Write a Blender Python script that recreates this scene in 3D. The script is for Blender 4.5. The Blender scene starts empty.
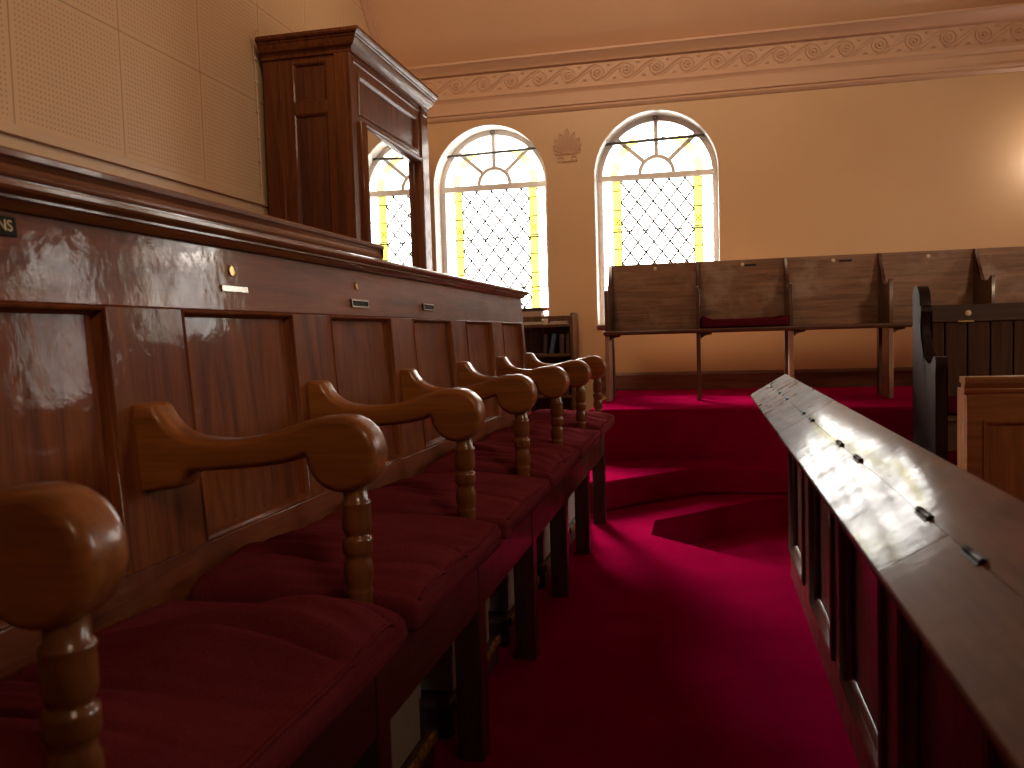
import bpy, bmesh, math, random
from mathutils import Vector, Matrix, noise
random.seed(7)
S = bpy.context.scene
COL = S.collection
PI = math.pi

# ------------------------------------------------------------------ helpers
def new(): return bmesh.new()

def box(bm, x0, x1, y0, y1, z0, z1):
    v = [bm.verts.new((x, y, z)) for x in (x0, x1) for y in (y0, y1) for z in (z0, z1)]
    for f in ((0,1,3,2),(4,6,7,5),(0,4,5,1),(2,3,7,6),(0,2,6,4),(1,5,7,3)):
        bm.faces.new([v[i] for i in f])
    return v

def prism(bm, pts, axis, a, b):
    """polygon pts extruded along axis; pts are (other two axes in order x,y,z)"""
    def P(p, t):
        if axis == 'x': return (t, p[0], p[1])
        if axis == 'y': return (p[0], t, p[1])
        return (p[0], p[1], t)
    A = [bm.verts.new(P(p, a)) for p in pts]; B = [bm.verts.new(P(p, b)) for p in pts]
    n = len(pts)
    fa = bm.faces.new(A); fb = bm.faces.new(list(reversed(B)))
    for i in range(n):
        bm.faces.new([A[i], B[i], B[(i+1) % n], A[(i+1) % n]])
    bmesh.ops.triangulate(bm, faces=[fa, fb])
    return A + B

def lathe(bm, prof, cx, cy, seg=20, axis='z', cz=0):
    rings = []
    for r, z in prof:
        ring = []
        for i in range(seg):
            a = 2*PI*i/seg; u, w = r*math.cos(a), r*math.sin(a)
            if axis == 'z': p = (cx+u, cy+w, z)
            elif axis == 'x': p = (z, cy+u, cz+w)
            else: p = (cx+u, z, cz+w)
            ring.append(bm.verts.new(p))
        rings.append(ring)
    for k in range(len(rings)-1):
        for i in range(seg):
            bm.faces.new([rings[k][i], rings[k][(i+1)%seg], rings[k+1][(i+1)%seg], rings[k+1][i]])
    bm.faces.new(rings[0]); bm.faces.new(list(reversed(rings[-1])))

def tube(bm, pts, r, seg=6, closed=False):
    pts = [Vector(p) for p in pts]; n = len(pts); rings = []
    for i, p in enumerate(pts):
        if closed: d = pts[(i+1) % n] - pts[i-1]
        else: d = pts[min(i+1, n-1)] - pts[max(i-1, 0)]
        if d.length < 1e-9: d = Vector((0,0,1))
        d.normalize()
        up = Vector((0,0,1)) if abs(d.z) < .95 else Vector((0,1,0))
        a = d.cross(up).normalized(); b = d.cross(a)
        rings.append([bm.verts.new(p + a*r*math.cos(2*PI*j/seg) + b*r*math.sin(2*PI*j/seg)) for j in range(seg)])
    m = n if closed else n-1
    for k in range(m):
        A, B = rings[k], rings[(k+1) % n]
        for j in range(seg):
            bm.faces.new([A[j], A[(j+1)%seg], B[(j+1)%seg], B[j]])
    if not closed:
        bm.faces.new(rings[0]); bm.faces.new(list(reversed(rings[-1])))

def obj(name, bm, mat, parent=None, bevel=0, seg=2, smooth=False, angle=35):
    bmesh.ops.recalc_face_normals(bm, faces=bm.faces)
    me = bpy.data.meshes.new(name); bm.to_mesh(me); bm.free()
    o = bpy.data.objects.new(name, me); COL.objects.link(o)
    me.materials.append(mat)
    if parent is not None: o.parent = parent
    if bevel:
        m = o.modifiers.new('bevel', 'BEVEL'); m.width = bevel; m.segments = seg
        m.limit_method = 'ANGLE'; m.angle_limit = math.radians(40); m.harden_normals = False
    if smooth or bevel:
        for p in me.polygons: p.use_smooth = True
        me.set_sharp_from_angle(angle=math.radians(angle))
    return o

def tag(o, label, cat, group=None, kind=None):
    o['label'] = label; o['category'] = cat
    if group: o['group'] = group
    if kind: o['kind'] = kind
    return o

def thing(name, label, cat, loc=(0,0,0), group=None):
    o = bpy.data.objects.new(name, None); COL.objects.link(o); o.location = loc
    o.empty_display_size = .1
    return tag(o, label, cat, group)

def struct(name, bm, mat, parent=None, **k):
    o = obj(name, bm, mat, parent, **k)
    if parent is None: o['kind'] = 'structure'
    return o

def shift(bm, v):
    bmesh.ops.translate(bm, verts=bm.verts, vec=Vector(v)); return bm

# ------------------------------------------------------------------ materials
def mat(name):
    m = bpy.data.materials.new(name); m.use_nodes = True
    nt = m.node_tree; b = nt.nodes['Principled BSDF']
    return m, nt, b, nt.nodes.new, nt.links.new

def plain(name, col, rough=.5, metal=0, spec=.5, coat=0):
    m, nt, b, N, L = mat(name)
    b.inputs['Base Color'].default_value = (*col, 1); b.inputs['Roughness'].default_value = rough
    b.inputs['Metallic'].default_value = metal; b.inputs['Specular IOR Level'].default_value = spec
    b.inputs['Coat Weight'].default_value = coat
    # faint mottling so that nothing is perfectly uniform
    tc = N('ShaderNodeTexCoord'); n = N('ShaderNodeTexNoise'); n.inputs['Scale'].default_value = 40
    L(tc.outputs['Object'], n.inputs['Vector'])
    mx = N('ShaderNodeMix'); mx.data_type = 'RGBA'; mx.blend_type = 'MULTIPLY'; mx.inputs['Factor'].default_value = .25
    mx.inputs['A'].default_value = (*col, 1); L(n.outputs['Color'], mx.inputs['B'])
    hs = N('ShaderNodeMix'); hs.data_type = 'RGBA'; hs.inputs['A'].default_value = (*col, 1)
    rr = N('ShaderNodeMapRange'); rr.inputs['To Min'].default_value = .86; rr.inputs['To Max'].default_value = 1.14
    L(n.outputs['Fac'], rr.inputs['Value'])
    vm = N('ShaderNodeVectorMath'); vm.operation = 'SCALE'; vm.inputs[0].default_value = col
    L(rr.outputs['Result'], vm.inputs['Scale']); L(vm.outputs['Vector'], b.inputs['Base Color'])
    nt.nodes.remove(mx); nt.nodes.remove(hs)
    return m

def wood(name, dark, light, grain='y', rough=.28, coat=.35, scale=1.0, wear=0.0, wearcol=(.30,.22,.17), bump=.08, wear_scale=9, coat_rough=.12, spec=.3, wob=.12):
    m, nt, b, N, L = mat(name)
    tc = N('ShaderNodeTexCoord'); oi = N('ShaderNodeObjectInfo')
    add = N('ShaderNodeVectorMath'); add.operation = 'ADD'
    ml = N('ShaderNodeVectorMath'); ml.operation = 'SCALE'; ml.inputs['Scale'].default_value = 17.3
    cx = N('ShaderNodeCombineXYZ')
    for k in 'XYZ': L(oi.outputs['Random'], cx.inputs[k])
    L(cx.outputs[0], ml.inputs[0]); L(tc.outputs['Object'], add.inputs[0]); L(ml.outputs[0], add.inputs[1])
    mp = N('ShaderNodeMapping')
    s = {'x': (.9, 14, 14), 'y': (14, .9, 14), 'z': (14, 14, .9)}[grain]
    mp.inputs['Scale'].default_value = [q*scale for q in s]
    L(add.outputs[0], mp.inputs['Vector'])
    n1 = N('ShaderNodeTexNoise'); n1.inputs['Scale'].default_value = 1.6; n1.inputs['Detail'].default_value = 6
    n1.inputs['Distortion'].default_value = 1.2; L(mp.outputs[0], n1.inputs['Vector'])
    n2 = N('ShaderNodeTexNoise'); n2.inputs['Scale'].default_value = 14; n2.inputs['Detail'].default_value = 3
    L(mp.outputs[0], n2.inputs['Vector'])
    mixf = N('ShaderNodeMath'); mixf.operation = 'MULTIPLY_ADD'; mixf.inputs[1].default_value = .35
    L(n2.outputs['Fac'], mixf.inputs[0])
    sb = N('ShaderNodeMath'); sb.operation = 'MULTIPLY_ADD'; sb.inputs[1].default_value = .9; sb.inputs[2].default_value = -.12
    L(n1.outputs['Fac'], sb.inputs[0]); L(sb.outputs[0], mixf.inputs[2])
    cr = N('ShaderNodeValToRGB'); cr.color_ramp.elements[0].color = (*dark, 1); cr.color_ramp.elements[1].color = (*light, 1)
    cr.color_ramp.elements[0].position = .3; cr.color_ramp.elements[1].position = .72
    L(mixf.outputs[0], cr.inputs['Fac'])
    out = cr.outputs['Color']
    n3 = N('ShaderNodeTexNoise'); n3.inputs['Scale'].default_value = wear_scale; n3.inputs['Detail'].default_value = 8; n3.inputs['Roughness'].default_value = .65
    L(add.outputs[0], n3.inputs['Vector'])
    if wear:
        wr = N('ShaderNodeValToRGB'); wr.color_ramp.elements[0].position = .60 - .12*wear; wr.color_ramp.elements[1].position = .74
        L(n3.outputs['Fac'], wr.inputs['Fac'])
        wm = N('ShaderNodeMath'); wm.operation = 'MULTIPLY'; wm.inputs[1].default_value = wear
        L(wr.outputs['Color'], wm.inputs[0])
        mx = N('ShaderNodeMix'); mx.data_type = 'RGBA'; mx.inputs['B'].default_value = (*wearcol, 1)
        L(wm.outputs[0], mx.inputs['Factor']); L(out, mx.inputs['A']); out = mx.outputs['Result']
    L(out, b.inputs['Base Color'])
    rr = N('ShaderNodeMapRange'); rr.inputs['To Min'].default_value = rough*.75; rr.inputs['To Max'].default_value = rough*1.35
    L(n3.outputs['Fac'], rr.inputs['Value']); L(rr.outputs['Result'], b.inputs['Roughness'])
    b.inputs['Coat Weight'].default_value = coat; b.inputs['Coat Roughness'].default_value = coat_rough
    b.inputs['Specular IOR Level'].default_value = spec
    bp = N('ShaderNodeBump'); bp.inputs['Strength'].default_value = bump; bp.inputs['Distance'].default_value = .002
    L(mixf.outputs[0], bp.inputs['Height']); L(bp.outputs[0], b.inputs['Normal'])
    n4 = N('ShaderNodeTexNoise'); n4.inputs['Scale'].default_value = 34; n4.inputs['Detail'].default_value = 4; L(add.outputs[0], n4.inputs['Vector'])
    b4 = N('ShaderNodeBump'); b4.inputs['Strength'].default_value = wob; b4.inputs['Distance'].default_value = .004
    L(n4.outputs['Fac'], b4.inputs['Height']); L(b4.outputs[0], b.inputs['Coat Normal'])
    # brush strokes and rubbed spots change how sharply the varnish shines
    cr2 = N('ShaderNodeMapRange'); cr2.inputs['From Min'].default_value = .35; cr2.inputs['From Max'].default_value = .65
    cr2.inputs['To Min'].default_value = coat*.45; cr2.inputs['To Max'].default_value = min(1, coat*1.5)
    L(n3.outputs['Fac'], cr2.inputs['Value']); L(cr2.outputs['Result'], b.inputs['Coat Weight'])
    return m

def cloth(name, dark, light, scale=260, wave=0.0, bump=.35, sheen=.25):
    m, nt, b, N, L = mat(name)
    tc = N('ShaderNodeTexCoord')
    n = N('ShaderNodeTexNoise'); n.inputs['Scale'].default_value = scale; n.inputs['Detail'].default_value = 3
    L(tc.outputs['Object'], n.inputs['Vector'])
    n2 = N('ShaderNodeTexNoise'); n2.inputs['Scale'].default_value = 5; n2.inputs['Detail'].default_value = 4
    L(tc.outputs['Object'], n2.inputs['Vector'])
    ad = N('ShaderNodeMath'); ad.operation = 'MULTIPLY_ADD'; ad.inputs[1].default_value = .6
    L(n.outputs['Fac'], ad.inputs[0])
    s2 = N('ShaderNodeMath'); s2.operation = 'MULTIPLY'; s2.inputs[1].default_value = .4
    L(n2.outputs['Fac'], s2.inputs[0]); L(s2.outputs[0], ad.inputs[2])
    cr = N('ShaderNodeValToRGB'); cr.color_ramp.elements[0].color = (*dark, 1); cr.color_ramp.elements[1].color = (*light, 1)
    cr.color_ramp.elements[0].position = .3; cr.color_ramp.elements[1].position = .7
    L(ad.outputs[0], cr.inputs['Fac']); L(cr.outputs['Color'], b.inputs['Base Color'])
    b.inputs['Roughness'].default_value = 1; b.inputs['Specular IOR Level'].default_value = 0
    b.inputs['Sheen Weight'].default_value = sheen; b.inputs['Sheen Roughness'].default_value = .5
    b.inputs['Sheen Tint'].default_value = (*light, 1)
    h = n.outputs['Fac']
    if wave:
        w = N('ShaderNodeTexWave'); w.wave_type = 'BANDS'; w.bands_direction = 'Y'; w.inputs['Scale'].default_value = wave
        w.inputs['Distortion'].default_value = 3; w.inputs['Detail'].default_value = 2; w.inputs['Detail Scale'].default_value = 1.2
        L(tc.outputs['Object'], w.inputs['Vector'])
        a2 = N('ShaderNodeMath'); a2.operation = 'MULTIPLY_ADD'; a2.inputs[1].default_value = .7
        L(w.outputs['Fac'], a2.inputs[0]); L(n.outputs['Fac'], a2.inputs[2]); h = a2.outputs[0]
    bp = N('ShaderNodeBump'); bp.inputs['Strength'].default_value = bump; bp.inputs['Distance'].default_value = .003
    L(h, bp.inputs['Height']); L(bp.outputs[0], b.inputs['Normal'])
    return m

def plaster(name, col, rough=.55, bump=.05, scale=60):
    m, nt, b, N, L = mat(name)
    tc = N('ShaderNodeTexCoord'); n = N('ShaderNodeTexNoise'); n.inputs['Scale'].default_value = 1.6; n.inputs['Detail'].default_value = 5
    L(tc.outputs['Object'], n.inputs['Vector'])
    rr = N('ShaderNodeMapRange'); rr.inputs['To Min'].default_value = .93; rr.inputs['To Max'].default_value = 1.07
    L(n.outputs['Fac'], rr.inputs['Value'])
    vm = N('ShaderNodeVectorMath'); vm.operation = 'SCALE'; vm.inputs[0].default_value = col
    L(rr.outputs['Result'], vm.inputs['Scale']); L(vm.outputs['Vector'], b.inputs['Base Color'])
    b.inputs['Roughness'].default_value = rough
    n2 = N('ShaderNodeTexNoise'); n2.inputs['Scale'].default_value = scale; n2.inputs['Detail'].default_value = 4
    L(tc.outputs['Object'], n2.inputs['Vector'])
    bp = N('ShaderNodeBump'); bp.inputs['Strength'].default_value = bump; bp.inputs['Distance'].default_value = .003
    L(n2.outputs['Fac'], bp.inputs['Height']); L(bp.outputs[0], b.inputs['Normal'])
    return m

WALLC = (.58, .365, .188)
M = {}
M['wall'] = plaster('tan_wall_paint', WALLC, rough=.42)
M['ceiling'] = plaster('tan_ceiling_paint', (.68, .43, .255), rough=.7)
M['cornice'] = plaster('cornice_paint', (.56, .345, .215), rough=.5)
M['trimboard'] = plaster('pale_board_paint', (.55, .36, .20), rough=.5)
M['white'] = plain('white_paint', (.72, .66, .60), .4)
M['bench_rail'] = wood('mahogany_rail', (.090, .022, .008), (.225, .063, .019), 'y', rough=.42, coat=.40, wear=.35, wearcol=(.24,.11,.065), wear_scale=7, coat_rough=.07, spec=.12)
M['bench_panel'] = wood('mahogany_panel', (.085, .021, .0055), (.22, .062, .014), 'z', rough=.45, coat=.28, coat_rough=.06, spec=.10)
M['bench_crest'] = wood('mahogany_crest', (.095, .030, .010), (.23, .080, .025), 'y', rough=.30, coat=.6, spec=.2, coat_rough=.08, wob=.03)
M['arm'] = wood('oiled_arm_oak', (.17, .055, .013), (.36, .127, .030), 'x', rough=.34, coat=.5, coat_rough=.1, wob=.04)
M['baluster'] = wood('turned_oak', (.115, .038, .010), (.25, .090, .023), 'z', rough=.28, coat=.6, coat_rough=.07, wob=.03)
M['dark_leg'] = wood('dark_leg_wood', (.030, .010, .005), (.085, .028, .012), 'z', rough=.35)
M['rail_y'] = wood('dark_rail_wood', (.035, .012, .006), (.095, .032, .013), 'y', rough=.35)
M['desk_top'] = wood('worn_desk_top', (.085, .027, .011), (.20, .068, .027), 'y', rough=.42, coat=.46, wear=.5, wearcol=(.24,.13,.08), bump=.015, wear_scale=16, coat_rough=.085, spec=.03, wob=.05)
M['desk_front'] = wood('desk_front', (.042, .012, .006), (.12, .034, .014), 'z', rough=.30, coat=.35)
M['seat_back'] = wood('worn_sheen_seat_back', (.13, .062, .036), (.30, .155, .092), 'x', rough=.36, coat=.45, wear=.7, wearcol=(.40,.29,.22), wear_scale=3.5, coat_rough=.14, scale=1.4)  # rubbed wear, greyed so the colour also carries the sheen on the backs
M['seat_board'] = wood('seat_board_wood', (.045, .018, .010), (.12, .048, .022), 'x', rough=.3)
M['seat_leg_lit'] = wood('lit_seat_leg_wood', (.20, .105, .065), (.36, .20, .125), 'z', rough=.35)  # leg wood lightened in colour to stand for light on the side faces
M['divider'] = wood('divider_wood', (.045, .018, .010), (.12, .048, .022), 'z', rough=.3)
M['cabinet'] = wood('cabinet_wood', (.070, .020, .007), (.17, .054, .018), 'z', rough=.38, coat=.13, coat_rough=.05, spec=.10, wob=.03)
M['cabinet_panel'] = wood('cabinet_panel_wood', (.055, .016, .007), (.13, .039, .014), 'z', rough=.4, coat=.2, spec=.15)
M['pew_dark'] = wood('dark_pew_wood', (.030, .013, .008), (.080, .036, .022), 'z', rough=.5, coat=.04, spec=.08)
M['pew_dark_x'] = wood('dark_pew_rail', (.026, .012, .009), (.070, .033, .022), 'x', rough=.33, coat=.3)
M['pew_end_shaded'] = wood('shaded_bench_end_wood', (.010, .0045, .003), (.028, .012, .008), 'z', rough=.5, coat=.04, spec=.08)  # pew wood darkened in colour, painting the end as out of the sun
M['light_oak'] = wood('golden_oak', (.15, .058, .018), (.28, .115, .036), 'z', rough=.35, coat=.3)
M['light_oak_x'] = wood('golden_oak_rail', (.15, .058, .018), (.28, .115, .036), 'x', rough=.35, coat=.3)
M['skirting'] = wood('skirting_wood', (.075, .028, .018), (.19, .075, .048), 'x', rough=.35)
M['bookcase'] = wood('bookcase_wood', (.055, .022, .010), (.14, .058, .026), 'z', rough=.4)
M['carpet'] = cloth('crimson_carpet', (.17, .0008, .019), (.29, .0018, .042), 420, bump=.5, sheen=.0)
M['cushion'] = cloth('maroon_cushion_cloth', (.085, .012, .016), (.205, .034, .042), 520, bump=.22, sheen=.10)
M['pew_cushion'] = cloth('wine_seat_pad_cloth', (.045, .004, .008), (.095, .009, .016), 500, bump=.2, sheen=.1)
M['brass'] = plain('aged_brass', (.55, .38, .16), .28, 1)
M['steel'] = plain('bright_plate_steel', (.45, .42, .38), .25, 1)
M['iron'] = plain('dark_hinge_iron', (.035, .022, .016), .5, .6)
M['black'] = plain('black_enamel', (.010, .008, .007), .65, 0, .15)
M['gold_ink'] = plain('pale_gold_letters', (.60, .46, .24), .5)
M['lead'] = plain('dark_lead_cames', (.10, .09, .08), .55, .6)
M['rod'] = plain('grey_iron_rod', (.10, .10, .095), .45, .5)
M['greybox'] = plain('grey_card', (.36, .35, .31), .7)
M['cable'] = plain('cream_cable', (.55, .40, .26), .5)
M['disc'] = plain('number_disc_ivory', (.58, .42, .26), .35)
M['dark_void'] = plain('cabinet_interior', (.02, .012, .008), .8)

def leather(name, a, b_, sc=30):
    m, nt, b, N, L = mat(name)
    tc = N('ShaderNodeTexCoord'); n = N('ShaderNodeTexNoise'); n.inputs['Scale'].default_value = sc; n.inputs['Detail'].default_value = 5
    L(tc.outputs['Object'], n.inputs['Vector'])
    cr = N('ShaderNodeValToRGB'); cr.color_ramp.elements[0].color = (*a, 1); cr.color_ramp.elements[1].color = (*b_, 1)
    cr.color_ramp.elements[0].position = .45; cr.color_ramp.elements[1].position = .62
    L(n.outputs['Fac'], cr.inputs['Fac']); L(cr.outputs['Color'], b.inputs['Base Color']); b.inputs['Roughness'].default_value = .5
    return m
M['kneeler'] = leather('worn_kneeler_leather', (.05, .022, .012), (.10, .05, .022), 22)
M['gilt'] = leather('worn_gilt_edge', (.10, .04, .015), (.42, .22, .06), 38)

def glass_pane(name, tint, gloss=.06):
    m, nt, b, N, L = mat(name)
    nt.nodes.remove(b); out = nt.nodes['Material Output']
    tr = N('ShaderNodeBsdfTransparent'); tr.inputs['Color'].default_value = (*tint, 1)
    gl = N('ShaderNodeBsdfGlossy'); gl.inputs['Roughness'].default_value = .05
    lw = N('ShaderNodeFresnel'); lw.inputs['IOR'].default_value = 1.5
    mx = N('ShaderNodeMixShader'); L(lw.outputs[0], mx.inputs['Fac'])
    L(tr.outputs[0], mx.inputs[1]); L(gl.outputs[0], mx.inputs[2]); L(mx.outputs[0], out.inputs['Surface'])
    return m
M['pane'] = glass_pane('clear_leaded_glass', (.97, .97, .95))
M['yellow_pane'] = glass_pane('yellow_leaded_glass', (.26, .235, .034))
M['pale_pane'] = glass_pane('pale_yellow_leaded_glass', (.55, .51, .075))
M['cab_glass'] = glass_pane('cabinet_glass', (.6, .6, .6))
for n_ in M['cab_glass'].node_tree.nodes:
    if n_.type == 'FRESNEL': n_.inputs['IOR'].default_value = 2.4
    if n_.type == 'BSDF_GLOSSY': n_.inputs['Roughness'].default_value = .02

def tiles_mat():
    """perforated acoustic tiles: seams and rows of holes on the wall's own Y/Z"""
    m, nt, b, N, L = mat('perforated_tile')
    tc = N('ShaderNodeTexCoord'); sp = N('ShaderNodeSeparateXYZ'); L(tc.outputs['Object'], sp.inputs[0])
    def math_(op, a, c=None, d=None):
        n = N('ShaderNodeMath'); n.operation = op
        for i, v in enumerate((a, c, d)):
            if v is None: continue
            if isinstance(v, (int, float)): n.inputs[i].default_value = v
            else: L(v, n.inputs[i])
        return n.outputs[0]
    def frac(src, off, size): return math_('FRACT', math_('DIVIDE', math_('SUBTRACT', src, off), size))
    TW, TH = .595, .535
    ty, tz = frac(sp.outputs['Y'], 2.616-TW*10, TW), frac(sp.outputs['Z'], 1.676-TH*10, TH)
    def edge(t): return math_('SUBTRACT', .5, math_('ABSOLUTE', math_('SUBTRACT', t, .5)))  # 0 at the seam
    ey, ez = edge(ty), edge(tz)
    seam = math_('MAXIMUM', math_('LESS_THAN', ey, .006), math_('LESS_THAN', ez, .006))
    inner = math_('MULTIPLY', math_('GREATER_THAN', ey, .045), math_('GREATER_THAN', ez, .045))
    hy, hz = frac(ty, 0, 1/29), frac(tz, 0, 1/26)
    dy, dz = math_('SUBTRACT', hy, .5), math_('SUBTRACT', hz, .5)
    d2 = math_('ADD', math_('MULTIPLY', dy, dy), math_('MULTIPLY', dz, dz))
    hole = math_('MULTIPLY', math_('LESS_THAN', d2, .055), inner)
    mx = N('ShaderNodeMix'); mx.data_type = 'RGBA'
    mx.inputs['A'].default_value = (.57, .37, .20, 1); mx.inputs['B'].default_value = (.30, .18, .09, 1)
    L(math_('MAXIMUM', math_('MULTIPLY', hole, .6), math_('MULTIPLY', seam, .8)), mx.inputs['Factor'])
    L(mx.outputs['Result'], b.inputs['Base Color']); b.inputs['Roughness'].default_value = .6
    bp = N('ShaderNodeBump'); bp.invert = True; bp.inputs['Strength'].default_value = .5; bp.inputs['Distance'].default_value = .004
    L(math_('MAXIMUM', hole, seam), bp.inputs['Height']); L(bp.outputs[0], b.inputs['Normal'])
    return m
M['tiles'] = tiles_mat()

# ------------------------------------------------------------------ room shell
XL, XR, YN, YF, ZC = -2.40, 4.77, -3.6, 6.42, 4.4
PLAT, STEP, PIT = .434, .145, -.145
def fill_loops(bm, loops, thick_fn=None):
    edges = []
    for lp in loops:
        vs = [bm.verts.new(p) for p in lp]
        for i in range(len(vs)): edges.append(bm.edges.new((vs[i], vs[(i+1) % len(vs)])))
    bmesh.ops.triangle_fill(bm, use_beauty=True, use_dissolve=False, edges=edges)

# floor with the lower crossing cut out of it
pit = [(-.235, 3.62), (.285, 3.13), (.80, 3.13), (.80, 4.52), (.30, 4.47), (-.235, 3.90)]
bm = new()
fill_loops(bm, [[(XL,YN,0),(XR,YN,0),(XR,YF,0),(XL,YF,0)], [(x, y, 0) for x, y in pit]])
for i in range(len(pit)):
    a, c = pit[i], pit[(i+1) % len(pit)]
    bm.faces.new([bm.verts.new(p) for p in ((*a,0),(*c,0),(*c,PIT),(*a,PIT))])
bm.faces.new([bm.verts.new((x, y, PIT)) for x, y in pit])
bmesh.ops.remove_doubles(bm, verts=bm.verts, dist=.0005)
struct('floor', bm, M['carpet'])
def carpet_block(name, pts, z0, z1):
    bm = new(); prism(bm, pts, 'z', z0, z1)
    return struct(name, bm, M['carpet'], bevel=.022, seg=4)
carpet_block('step', [(-1.6,4.05),(-.50,4.05),(-.05,4.52),(.10,4.56),(.95,4.56),(.95,4.83),(-.60,4.83),(-.60,6.41),(-1.6,6.41)], 0, STEP)
carpet_block('platform', [(-.66,4.80),(4.765,4.80),(4.765,6.415),(-.66,6.415)], 0, PLAT)

# far wall with four arched openings
def arch(cx, hw, z0, zs, n=28):
    return [(cx-hw, z0), (cx+hw, z0)] + [(cx+hw*math.cos(a), zs+hw*math.sin(a)) for a in [PI*i/n for i in range(n+1)]]
WINS = [(-1.603, .4525), (-.3325, .4575), (2.67, .4575), (3.93, .4525)]
ZSILL, ZSP = .93, 2.048
WALLT = .24
bm = new()
loops = [arch(cx, hw, ZSILL, ZSP) for cx, hw in WINS]
rect = [(XL-.1, -.2), (XR+.1, -.2), (XR+.1, ZC+.1), (XL-.1, ZC+.1)]
for y in (YF, YF+WALLT):
    fill_loops(bm, [[(x, y, z) for x, z in rect]] + [[(x, y, z) for x, z in lp] for lp in loops])
for lp in loops:
    for i in range(len(lp)):
        a, c = lp[i], lp[(i+1) % len(lp)]
        bm.faces.new([bm.verts.new(p) for p in ((a[0],YF,a[1]),(c[0],YF,c[1]),(c[0],YF+WALLT,c[1]),(a[0],YF+WALLT,a[1]))])
bmesh.ops.remove_doubles(bm, verts=bm.verts, dist=.0005)
struct('wall_far', bm, M['wall'])

# left wall: perforated tiles above, plain boarding below, pale trim with a shadow gap
bm = new(); box(bm, XL-.15, XL, YN, YF, 1.640, ZC+.1); struct('wall_left', bm, M['tiles'])
bm = new(); box(bm, XL-.15, XL-.012, YN, YF, 0, 1.640); box(bm, XL-.012, XL, YN, YF, 0, 1.622); struct('wall_left_lower', bm, M['trimboard'])
bm = new(); box(bm, XL, XL+.014, YN, 4.36, 1.638, 1.676); struct('trim_2', bm, M['trimboard'], bevel=.003)
# right wall with three tall windows' worth of openings, near wall, ceiling
RW = [(3.8, .50)]
bm = new()
rl = [arch(cy, hw, 1.35, 2.6) for cy, hw in RW]
for x in (XR, XR+WALLT):
    fill_loops(bm, [[(x, y, z) for y, z in ((YN-.1,-.2),(YF+.1,-.2),(YF+.1,ZC+.1),(YN-.1,ZC+.1))]] + [[(x, y, z) for y, z in lp] for lp in rl])
for lp in rl:
    for i in range(len(lp)):
        a, c = lp[i], lp[(i+1) % len(lp)]
        bm.faces.new([bm.verts.new(p) for p in ((XR,*a),(XR,*c),(XR+WALLT,*c),(XR+WALLT,*a))])
bmesh.ops.remove_doubles(bm, verts=bm.verts, dist=.0005)
struct('wall_right', bm, M['wall'])
bm = new(); box(bm, XL-.1, XR+.1, YN-.15, YN, -.2, ZC+.1); struct('wall_near', bm, M['wall'])
# ceiling: sloped slab rising from the cornice, then flat
bm = new(); prism(bm, [(YN-.1, ZC), (YF-ZC+2.95, ZC), (YF+.1, 2.85), (YF+.1, ZC+.3), (YN-.1, ZC+.3)], 'x', XL-.1, XR+.1)
struct('ceiling', bm, M['ceiling'])
# raking moulding where the sloped ceiling meets the left wall
bm = new()
d = Vector((0, -.707, .707)); nn = Vector((0, -.707, -.707))
p0 = Vector((XL, YF-.02, 2.965))
def rake(a, b, t0, t1):
    L_ = 2.05
    c = []
    for s in (0, L_):
        for u in (a, b):
            for t in (t0, t1):
                q = p0 + d*s + nn*u; c.append(bm.verts.new((XL+t, q.y, q.z)))
    for f in ((0,1,3,2),(4,6,7,5),(0,4,5,1),(2,3,7,6),(0,2,6,4),(1,5,7,3)): bm.faces.new([c[i] for i in f])
rake(-.01, .10, 0, .022); rake(.015, .035, .018, .034); rake(.07, .085, .018, .032)
struct('trim_3', bm, M['cornice'], bevel=.004)

# cornice with running scroll frieze
bm = new()
prof = [(YF+.005,2.962),(YF-.10,2.962),(YF-.10,2.945),(YF-.085,2.938),(YF-.07,2.915),(YF-.05,2.90),(YF-.045,2.885),(YF-.03,2.878),
        (YF-.018,2.876),(YF-.018,2.735),(YF-.030,2.733),(YF-.034,2.722),(YF-.034,2.705),(YF-.022,2.690),(YF-.020,2.672),(YF-.026,2.668),(YF-.026,2.60),
        (YF-.034,2.597),(YF-.034,2.585),(YF-.020,2.578),(YF-.024,2.566),(YF-.016,2.552),(YF-.006,2.544),(YF+.005,2.544)]
prism(bm, prof, 'x', XL, XR)
PT, zc, yy = .218, 2.806, YF-.019
k = int((XL-.1)/PT)
x = -2.27
while x < XR-.1:
    for r, t in ((.050, .0065), (.025, .007)):
        tube(bm, [(x+r*math.cos(2*PI*i/18), yy, zc+r*math.sin(2*PI*i/18)) for i in range(18)], t, 5, closed=True)
    lathe(bm, [(.011, yy+.002), (.010, yy-.008), (.004, yy-.012)], x, 0, 8, 'y', zc)
    # wave from the foot of this rosette up over the next one
    pts = []
    for i in range(17):
        t = i/16; s = t*t*(3-2*t)
        pts.append((x-.02+.235*t, yy, zc-.058+.117*s))
    tube(bm, pts, .0065, 5)
    tube(bm, [(p[0]+.018, p[1], p[2]-.012) for p in pts[2:12]], .004, 4)
    for sx, sz in ((.085, .040), (.125, -.042)):   # little leaves in the spandrels
        for a in (-.7, 0, .7):
            tube(bm, [(x+sx, yy, zc+sz), (x+sx+.024*math.sin(a), yy, zc+sz+.020*math.cos(a)*(1 if sz > 0 else -1)*.8)], .005, 4)
    x += PT
struct('trim_1', bm, M['cornice'], smooth=True)

# far baseboard above the platform
bm = new(); prism(bm, [(YF,PLAT-.02),(YF-.022,PLAT-.02),(YF-.022,.545),(YF-.010,.566),(YF,.566)], 'x', -.79, XR)
struct('baseboard_far', bm, M['skirting'])

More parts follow.
